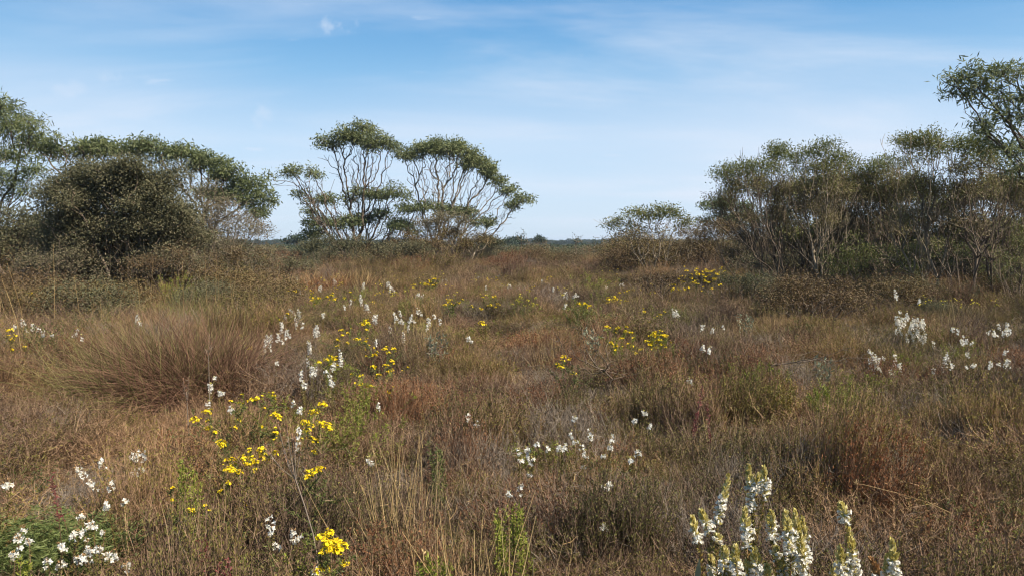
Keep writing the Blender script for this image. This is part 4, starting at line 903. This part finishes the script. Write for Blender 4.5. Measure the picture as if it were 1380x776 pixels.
shoot('small lime-green shoots at the bottom edge left of centre', fan(583, 742, 12, 24, 26), 2.6, 'leaf_lime', 'lime_bush', group=GL, dens=420, lo=.6)
shoot('tall leafy green plant with yellowish tips at lower left', fan(246, 606, 10, 12, 40) + fan(262, 628, 6, 12, 30), 3.4, 'leaf_lime', 'lime_bush', group=GL, dens=380, lo=.4)
shoot('lime-green bushy plant in the middle of the right heath', fan(1120, 508, 34, 34, 34), 5.6, 'leaf_lime', 'lime_bush', group=GL, dens=340, lo=.45, ll=.024)
shoot('olive-lime plant left of the lime-green bushy plant on the right', fan(1058, 506, 20, 26, 30), 5.5, 'leaf_olive', 'lime_bush', group=GL, dens=340, lo=.45, ll=.024)
shoot('green leafy plant below the slender white spike', fan(588, 592, 12, 14, 30), 3.9, 'leaf_green', 'lime_bush', group=GL, dens=360, lo=.4)
shoot('light green upright shoots under the trailing yellow bush', fan(480, 512, 18, 22, 40), 5.2, 'leaf_lime', 'lime_bush', group=GL, dens=300, lo=.4, ll=.02)
shoot('upright lime tips at the bottom left corner under the ferns', [(24, 752), (38, 758), (28, 762)], 2.35, 'leaf_lime', 'lime_bush', group=GL, dens=500, lo=.6)
GRd = 'red-leaved shoots'
shoot('tall red-leaved shoot at the bottom edge, left one of the red pair', [(268, 726), (276, 720), (265, 742), (280, 736)], 2.55, 'redleaf', 'red_shoot', group=GRd, dens=220, lo=.6, ll=.013)
shoot('short red-leaved shoots at the bottom edge, right one of the red pair', [(295, 758), (308, 754), (301, 768)], 2.4, 'redleaf', 'red_shoot', group=GRd, dens=300, lo=.7, ll=.016)
shoot('small red shoot in the brown heath right of centre', [(949, 530), (947, 520), (953, 542)], 4.6, 'redleaf', 'red_shoot', group=GRd, dens=260, lo=.6, ll=.02)
shoot('thin red stem at lower left beside the white blooms', [(68, 634), (66, 646)], 3.3, 'redleaf', 'red_shoot', group=GRd, dens=240, lo=.6)
GF = 'grey-leaved plants'
for lab, u, v, D in (('grey-green broad-leaved plant near the middle of the slope', 588, 447, 8.2), ('grey-green leafy plant at the right end of the slope', 1005, 418, 11), ('grey-green plant beside the dark fallen branch', 1110, 478, 7.2), ('grey-green leafy tuft left of the paired yellow bushes', 800, 438, 9)):
    shoot(lab, fan(u, v, 10, 16, 14), D, 'greyleaf', 'grey_leaved_plant', group=GF, dens=70, lo=.4, ll=.05, lw=.016)
# pointed grey leaves poking up at the bottom edge
b = ground_pt(at_y(945, 500, 1.85)); t = thing('broad_leaved_plant', 'two pointed grey-green leaves poking up at the bottom edge under the curved white spike', 'plant', b)
for (u, v, uu, vv) in ((944, 754, 938, 790), (958, 766, 962, 800)):
    a = at_y(uu, vv, 1.85); c = at_y(u, v, 1.8); mb = MB(); d = unit(c - a); L = float(np.linalg.norm(c - a)); side = unit(np.cross(d, [0, 1, .2])); k = np.linspace(0, 1, 7)
    P = (a + d * L * k[:, None])[None] + (np.array([0, .01, 0]) * (k[:, None] ** 2))[None]; ribbon(mb, P, np.array([.1, .6, .95, 1, .8, .45, .05]) * .014, side=side[None]); mb.build('leaf', M['greyleaf'], t)
    mb = MB(); ribbon(mb, np.stack([b, (a + b) / 2 + .01, a])[None], [.005, .004, .003]); mb.build('stem', M['stem_brown'], t)

def fern_mass():
    mb = MB(); c = fp; n = 360
    a = rng.random(n) * 6.283; r = np.sqrt(rng.random(n)); x = c[0] + r * np.cos(a) * .37; y = c[1] + r * np.sin(a) * .25
    for i in range(n):
        z = float(gz(x[i], y[i])); h = .38 + .12 * rng.random() * (1 - r[i] * .5); az = rng.random() * 6.28; o = np.array([math.cos(az), math.sin(az), 0])
        p0 = np.array([x[i], y[i], z]); p1 = p0 + [0, 0, h * .8] + o * .03; p2 = p1 + o * .10 + [0, 0, .02]; P = bez(p0, p1, p2, 8)[None]
        ribbon(mb, P, np.linspace(.003, .001, 8)); q, d = along(P, 34, .35, 1); s = unit(np.cross(d, [0, 0, 1.])); sg = np.where(rng.random(len(q)) < .5, -1, 1)[:, None]
        leaves(mb, q, unit(s * sg + d * .5 + rdir(len(q)) * .25), .036 * (.5 + .6 * rng.random(len(q))), .004, 0)
    o = mb.build('fern_undergrowth', M['fern']); o['kind'] = 'stuff'; o['label'] = 'bright green fine-fronded ferns in the lower left corner'
fern_mass()

def seed_stalk(label, base, D, stem_px, tips, group, w=.006, head='rustseed', hl=.05):
    """bare stalk through stem_px, forking at its end into tips with seed heads"""
    b = ground_pt(at_y(base[0], 500, D)); t = thing('dead_stalk', label, 'dead stalk', b, group)
    pts = [at_y(base[0], base[1], D)] if base[1] else []
    line = [b] + [at_y(u, v, D) for u, v in stem_px]; line[0] = b
    st = MB(); P = np.array(line); A, B = P[:-1], P[1:]; prisms(st, A, B, np.linspace(w * .55, w * .4, len(A)), np.linspace(w * .5, w * .35, len(A)), 5)
    f = P[-1]
    for (u, v) in tips:
        hd = MB()
        e = at_y(u, v, D + (rng.random() - .5) * .08); mid = (f + e) / 2 + np.array([(e[0] - f[0]) * .25, 0, -.12 * abs(e[0] - f[0])])
        c = bez(f, mid, e, 8); prisms(st, c[:-1], c[1:], np.full(7, w * .26), np.full(7, w * .2), 4)
        q, d = along(c[None], 16, .3, .98); ribbon(st, np.stack([q, q + unit(d * .6 + rdir(16)) * .02], 1), [.0018, .001])
        q, d = along(c[None], 70, 1 - hl / max(.05, np.linalg.norm(e - f)), 1.0); leaves(hd, q, unit(d * 1.2 + rdir(70) * .6), .009, .003, 0)
        if hl: hd.build('seed_head', M[head], t)
    st.build('stalk', M['twig_grey'] if head != 'straw' else M['straw'], t)
GD = 'dead and dry stalks'
seed_stalk('pale dead forked stalk with rusty tips, in front of the yellow bushes left of centre', (428, 0), 2.9, [(428, 760), (422, 720), (410, 680), (398, 645)], [(358, 598), (374, 566), (386, 572), (393, 584), (397, 590), (405, 598), (412, 628), (383, 605)], GD, .007)
seed_stalk('rust-brown seed stalk rising in front of the straw tussock', (282, 0), 5.2, [(282, 520), (281, 480)], [(282, 450), (277, 470), (285, 462)], GD, .006, hl=.12)
seed_stalk('short rusty seed stalk at the left foot of the scattered yellow heads', (254, 0), 4.6, [(254, 580), (252, 540)], [(247, 510), (254, 508), (251, 520)], GD, .006, hl=.1)
seed_stalk('long thin yellow straw bent over flat in the right heath', (1290, 0), 3.0, [(1280, 690), (1250, 676), (1210, 664), (1162, 652)], [(1150, 649)], GD, .0026, head='straw', hl=0)
GS = 'tall bare straw stalks on the left'
for k, (u, v, D, du) in enumerate(((72, 330, 11.5, 2), (100, 372, 11, 14), (206, 352, 12, -5), (246, 352, 12, 2), (276, 332, 12.5, 3), (292, 336, 13, -2), (294, 362, 13, 0), (310, 374, 12, 8), (320, 350, 12, -12), (338, 378, 11, -10), (10, 355, 9, 30), (2, 372, 8, 34), (184, 372, 12, 12))):
    seed_stalk('tall pale bare stalk standing up behind the straw tussock', (u + du, 0), D, [(u + du * .6, v + 60), (u + du * .2, v + 20)], [(u, v)], GS, .006, head='straw', hl=.0)
# dark fallen branch in the right heath, and bare twiggy shrub left of the dark hollow
def dead_branch(label, D, pts, mat, group, r=.02, n=70, name='dead_branch', sp=.16):
    P = np.array([at_y(u, v, D) for u, v in pts]); R0 = list(P); Par = [-1] + list(range(len(P) - 1))
    q = P[rng.integers(0, len(P), n)] + rng.normal(size=(n, 3)) * [sp, sp, sp * .6]; q[:, 2] = np.maximum(q[:, 2], .1)
    PP, par = grow(P, np.array(Par), q, .4); rr, _ = radii(PP, par, min(.0028, r * .14), 2.1, r); o = branch_mesh(PP, par, rr).build(name, M[mat], loc=tuple(P[0])); o['label'] = label; o['category'] = 'dead branch'; o['group'] = group
GDB = 'dead branches lying in the heath'
dead_branch('dark crooked fallen branch lying in the right heath', 7.0, [(1040, 492), (1070, 488), (1100, 484), (1130, 486), (1160, 482)], 'bark', GDB, .010, 90, sp=.14)
dead_branch('dark bare twig bundle in the hollow right of centre', 7.0, [(815, 500), (800, 488), (790, 470), (785, 455)], 'bark', GDB, .014, 120, sp=.16)
dead_branch('small pale curved twig in the middle of the slope', 8.0, [(574, 480), (580, 470), (592, 465), (602, 468)], 'twig_grey', GDB, .01, 20, sp=.1)
dead_branch('grey dead twigs near the bottom right of centre', 3.6, [(745, 670), (755, 665), (762, 655), (768, 645)], 'twig_grey', GDB, .004, 90, sp=.09)
dead_branch('whitish forked dead twig at lower left between ferns and red shoots', 2.9, [(258, 770), (250, 745), (240, 722), (232, 710)], 'twig_grey', GDB, .0025, 30, sp=.05)

HAZE = True
# ------------------------------------------------------------------ light, sky, camera
SUN_AZ, SUN_EL = math.radians(116), math.radians(46)     # azimuth clockwise from the view direction
def make_light():
    w = bpy.data.worlds.new('World'); C.world = w; w.use_nodes = True; nt = w.node_tree; nd = nt.nodes; lk = nt.links
    nd.clear(); out = nd.new('ShaderNodeOutputWorld'); bg = nd.new('ShaderNodeBackground'); lk.new(bg.outputs[0], out.inputs[0])
    sk = nd.new('ShaderNodeTexSky'); sk.sky_type = 'NISHITA'; sk.sun_disc = False; sk.sun_elevation = SUN_EL; sk.sun_rotation = SUN_AZ
    sk.altitude = 0; sk.air_density = 1.0; sk.dust_density = .35; sk.ozone_density = 1.2
    bg.inputs['Strength'].default_value = .095
    tc = nd.new('ShaderNodeTexCoord'); sp = nd.new('ShaderNodeSeparateXYZ'); lk.new(tc.outputs['Generated'], sp.inputs[0])
    zz = nd.new('ShaderNodeMath'); zz.operation = 'ADD'; zz.inputs[1].default_value = .12; lk.new(sp.outputs['Z'], zz.inputs[0])
    zm = nd.new('ShaderNodeMath'); zm.operation = 'MAXIMUM'; zm.inputs[1].default_value = .05; lk.new(zz.outputs[0], zm.inputs[0])
    dv = nd.new('ShaderNodeVectorMath'); dv.operation = 'DIVIDE'; cb = nd.new('ShaderNodeCombineXYZ')
    for k in range(3): lk.new(zm.outputs[0], cb.inputs[k])
    lk.new(tc.outputs['Generated'], dv.inputs[0]); lk.new(cb.outputs[0], dv.inputs[1])
    mpn = nd.new('ShaderNodeMapping'); mpn.inputs['Rotation'].default_value = (0, 0, .75); mpn.inputs['Scale'].default_value = (.5, 1.1, 0); mpn.inputs['Location'].default_value = (3.1, 1.4, 0)
    lk.new(dv.outputs[0], mpn.inputs['Vector'])
    nz = nd.new('ShaderNodeTexNoise'); nz.inputs['Scale'].default_value = 1.1; nz.inputs['Detail'].default_value = 7; nz.inputs['Roughness'].default_value = .55; nz.inputs['Distortion'].default_value = .4
    lk.new(mpn.outputs[0], nz.inputs['Vector'])
    mr = nd.new('ShaderNodeMapRange'); mr.inputs['From Min'].default_value = .42; mr.inputs['From Max'].default_value = .78; mr.inputs['To Max'].default_value = .42
    mr.interpolation_type = 'SMOOTHSTEP'
    lk.new(nz.outputs['Fac'], mr.inputs['Value'])
    # small separate puffs
    m2 = nd.new('ShaderNodeMapping'); m2.inputs['Scale'].default_value = (1.6, 3.4, 0); m2.inputs['Location'].default_value = (.7, 5.3, 0); lk.new(dv.outputs[0], m2.inputs['Vector'])
    n2 = nd.new('ShaderNodeTexNoise'); n2.inputs['Scale'].default_value = 1.6; n2.inputs['Detail'].default_value = 5; lk.new(m2.outputs[0], n2.inputs['Vector'])
    r2 = nd.new('ShaderNodeMapRange'); r2.interpolation_type = 'SMOOTHSTEP'; r2.inputs['From Min'].default_value = .66; r2.inputs['From Max'].default_value = .8; r2.inputs['To Max'].default_value = .45
    lk.new(n2.outputs['Fac'], r2.inputs['Value'])
    ad = nd.new('ShaderNodeMath'); ad.operation = 'ADD'; ad.use_clamp = True; lk.new(mr.outputs[0], ad.inputs[0]); lk.new(r2.outputs[0], ad.inputs[1])
    mx = nd.new('ShaderNodeMix'); mx.data_type = 'RGBA'; mx.inputs['B'].default_value = (4.3, 4.7, 5.4, 1)
    tintn = nd.new('ShaderNodeMix'); tintn.data_type = 'RGBA'; tintn.blend_type = 'MULTIPLY'; tintn.inputs['Factor'].default_value = 1; tintn.inputs['B'].default_value = (.95, 1.08, 1.05, 1)
    lk.new(sk.outputs[0], tintn.inputs['A'])
    gr = nd.new('ShaderNodeValToRGB'); lk.new(sp.outputs['Z'], gr.inputs['Fac']); els = gr.color_ramp.elements
    while len(els) < 6: els.new(.5)
    for e, (p_, c_) in zip(els, ((0, (3.5, 4.2, 5.1)), (.07, (3.3, 4.15, 5.2)), (.13, (2.95, 3.95, 5.15)), (.21, (1.4, 2.85, 4.55)), (.30, (.42, 1.8, 3.8)), (1, (.18, .62, 1.45)))): e.position = p_; e.color = (*c_, 1)
    mg = nd.new('ShaderNodeMix'); mg.data_type = 'RGBA'; mg.inputs['Factor'].default_value = .92
    lk.new(tintn.outputs['Result'], mg.inputs['A']); lk.new(gr.outputs[0], mg.inputs['B']); lk.new(mg.outputs['Result'], mx.inputs['A'])
    # the small separate puffs of cloud
    last = ad.outputs[0]
    pn = nd.new('ShaderNodeTexNoise'); pn.inputs['Scale'].default_value = 22; pn.inputs['Detail'].default_value = 6; lk.new(tc.outputs['Generated'], pn.inputs['Vector'])
    for (u, v, rad, amp) in ((458, 34, .036, .5), (352, 158, .055, .28), (172, 107, .035, .2), (80, 118, .03, .18), (1060, 190, .55, .42), (60, 130, .38, .28), (620, 180, .32, .2), (780, 75, .014, .25)):
        d_ = ray(u, v); d_ = d_ / np.linalg.norm(d_)
        s1 = nd.new('ShaderNodeVectorMath'); s1.operation = 'SUBTRACT'; s1.inputs[1].default_value = tuple(d_); lk.new(tc.outputs['Generated'], s1.inputs[0])
        s2 = nd.new('ShaderNodeVectorMath'); s2.operation = 'MULTIPLY'; s2.inputs[1].default_value = (1, 1, 2.1); lk.new(s1.outputs[0], s2.inputs[0])
        s3 = nd.new('ShaderNodeVectorMath'); s3.operation = 'LENGTH'; lk.new(s2.outputs[0], s3.inputs[0])
        s4 = nd.new('ShaderNodeMapRange'); s4.inputs['From Min'].default_value = 0; s4.inputs['From Max'].default_value = rad; s4.inputs['To Min'].default_value = 1; s4.inputs['To Max'].default_value = 0; lk.new(s3.outputs['Value'], s4.inputs['Value'])
        s5 = nd.new('ShaderNodeMath'); s5.operation = 'MULTIPLY_ADD'; big = rad > .2; s5.inputs[1].default_value = 1.6 if big else 5.0; s5.inputs[2].default_value = -.8 if big else -2.6; lk.new((nz if big else pn).outputs['Fac'], s5.inputs[0])
        s6 = nd.new('ShaderNodeMath'); s6.operation = 'ADD'; lk.new(s5.outputs[0], s6.inputs[0]); lk.new(s4.outputs[0], s6.inputs[1])
        s7 = nd.new('ShaderNodeMapRange'); s7.interpolation_type = 'SMOOTHSTEP'; s7.inputs['From Min'].default_value = 0 if big else .25; s7.inputs['From Max'].default_value = 1.1; s7.inputs['To Max'].default_value = amp; lk.new(s6.outputs[0], s7.inputs['Value'])
        gate = nd.new('ShaderNodeMath'); gate.operation = 'MULTIPLY'; lk.new(s7.outputs[0], gate.inputs[0]); g2 = nd.new('ShaderNodeMath'); g2.operation = 'MULTIPLY'; g2.inputs[1].default_value = 1.3 if big else 3; g2.use_clamp = True; lk.new(s4.outputs[0], g2.inputs[0]); lk.new(g2.outputs[0], gate.inputs[1])
        a2 = nd.new('ShaderNodeMath'); a2.operation = 'ADD'; a2.use_clamp = True; lk.new(last, a2.inputs[0]); lk.new(gate.outputs[0], a2.inputs[1]); last = a2.outputs[0]
    lk.new(last, mx.inputs['Factor']); lk.new(mx.outputs['Result'], bg.inputs['Color'])
    l = bpy.data.lights.new('sun', 'SUN'); l.energy = 5.0; l.angle = math.radians(.53); l.color = (1, .93, .80)
    o = bpy.data.objects.new('sun', l); COL.objects.link(o)
    d = Vector((math.sin(SUN_AZ) * math.cos(SUN_EL), math.cos(SUN_AZ) * math.cos(SUN_EL), math.sin(SUN_EL)))
    o.rotation_euler = d.to_track_quat('Z', 'Y').to_euler(); o.location = (30, 0, 40)
make_light()
def make_haze():
    mb = MB(); x, y0, y1, z0, z1 = 2600, -60, 2700, -1.2, 12.5
    V = np.array([[[-x, y0, z0], [x, y0, z0], [x, y1, z0], [-x, y1, z0], [-x, y0, z1], [x, y0, z1], [x, y1, z1], [-x, y1, z1]]], float)
    mb.add(V, [[3, 2, 1, 0], [4, 5, 6, 7], [0, 1, 5, 4], [1, 2, 6, 5], [2, 3, 7, 6], [3, 0, 4, 7]])
    m = bpy.data.materials.new('haze_air'); m.use_nodes = True; nt = m.node_tree; nt.nodes.clear(); o = nt.nodes.new('ShaderNodeOutputMaterial'); v = nt.nodes.new('ShaderNodeVolumePrincipled')
    v.inputs['Color'].default_value = (.72, .84, 1, 1); v.inputs['Density'].default_value = .00028; v.inputs['Anisotropy'].default_value = .2; nt.links.new(v.outputs[0], o.inputs['Volume'])
    h = mb.build('haze', m); h['kind'] = 'stuff'; h['label'] = 'thin pale haze over the heath and the far woodland'
if HAZE: make_haze()
cam = bpy.data.cameras.new('camera'); co = bpy.data.objects.new('camera', cam); COL.objects.link(co)
co.location = (0, 0, EYE); co.rotation_euler = (PI / 2 - PITCH, 0, 0)
cam.sensor_width = 36; cam.lens = FPX / 1380 * 36; cam.clip_start = .05; cam.clip_end = 9000
C.camera = co
C.view_settings.view_transform = 'Standard'; C.view_settings.look = 'None'; C.view_settings.exposure = 0.95; C.view_settings.gamma = 1
C.render.engine = 'CYCLES'; C.cycles.use_denoising = True; C.cycles.denoiser = 'OPENIMAGEDENOISE'; C.cycles.denoising_input_passes = 'RGB_ALBEDO_NORMAL'; C.cycles.denoising_prefilter = 'ACCURATE'
C.cycles.max_bounces = 4; C.cycles.diffuse_bounces = 2; C.cycles.transmission_bounces = 2; C.cycles.transparent_max_bounces = 8
C.cycles.sample_clamp_indirect = 4; C.cycles.caustics_reflective = False; C.cycles.caustics_refractive = False
C.cycles.pixel_filter_type = 'BLACKMAN_HARRIS'; C.cycles.filter_width = 1.15
C.cycles.debug_use_spatial_splits = True
C.render.film_transparent = False
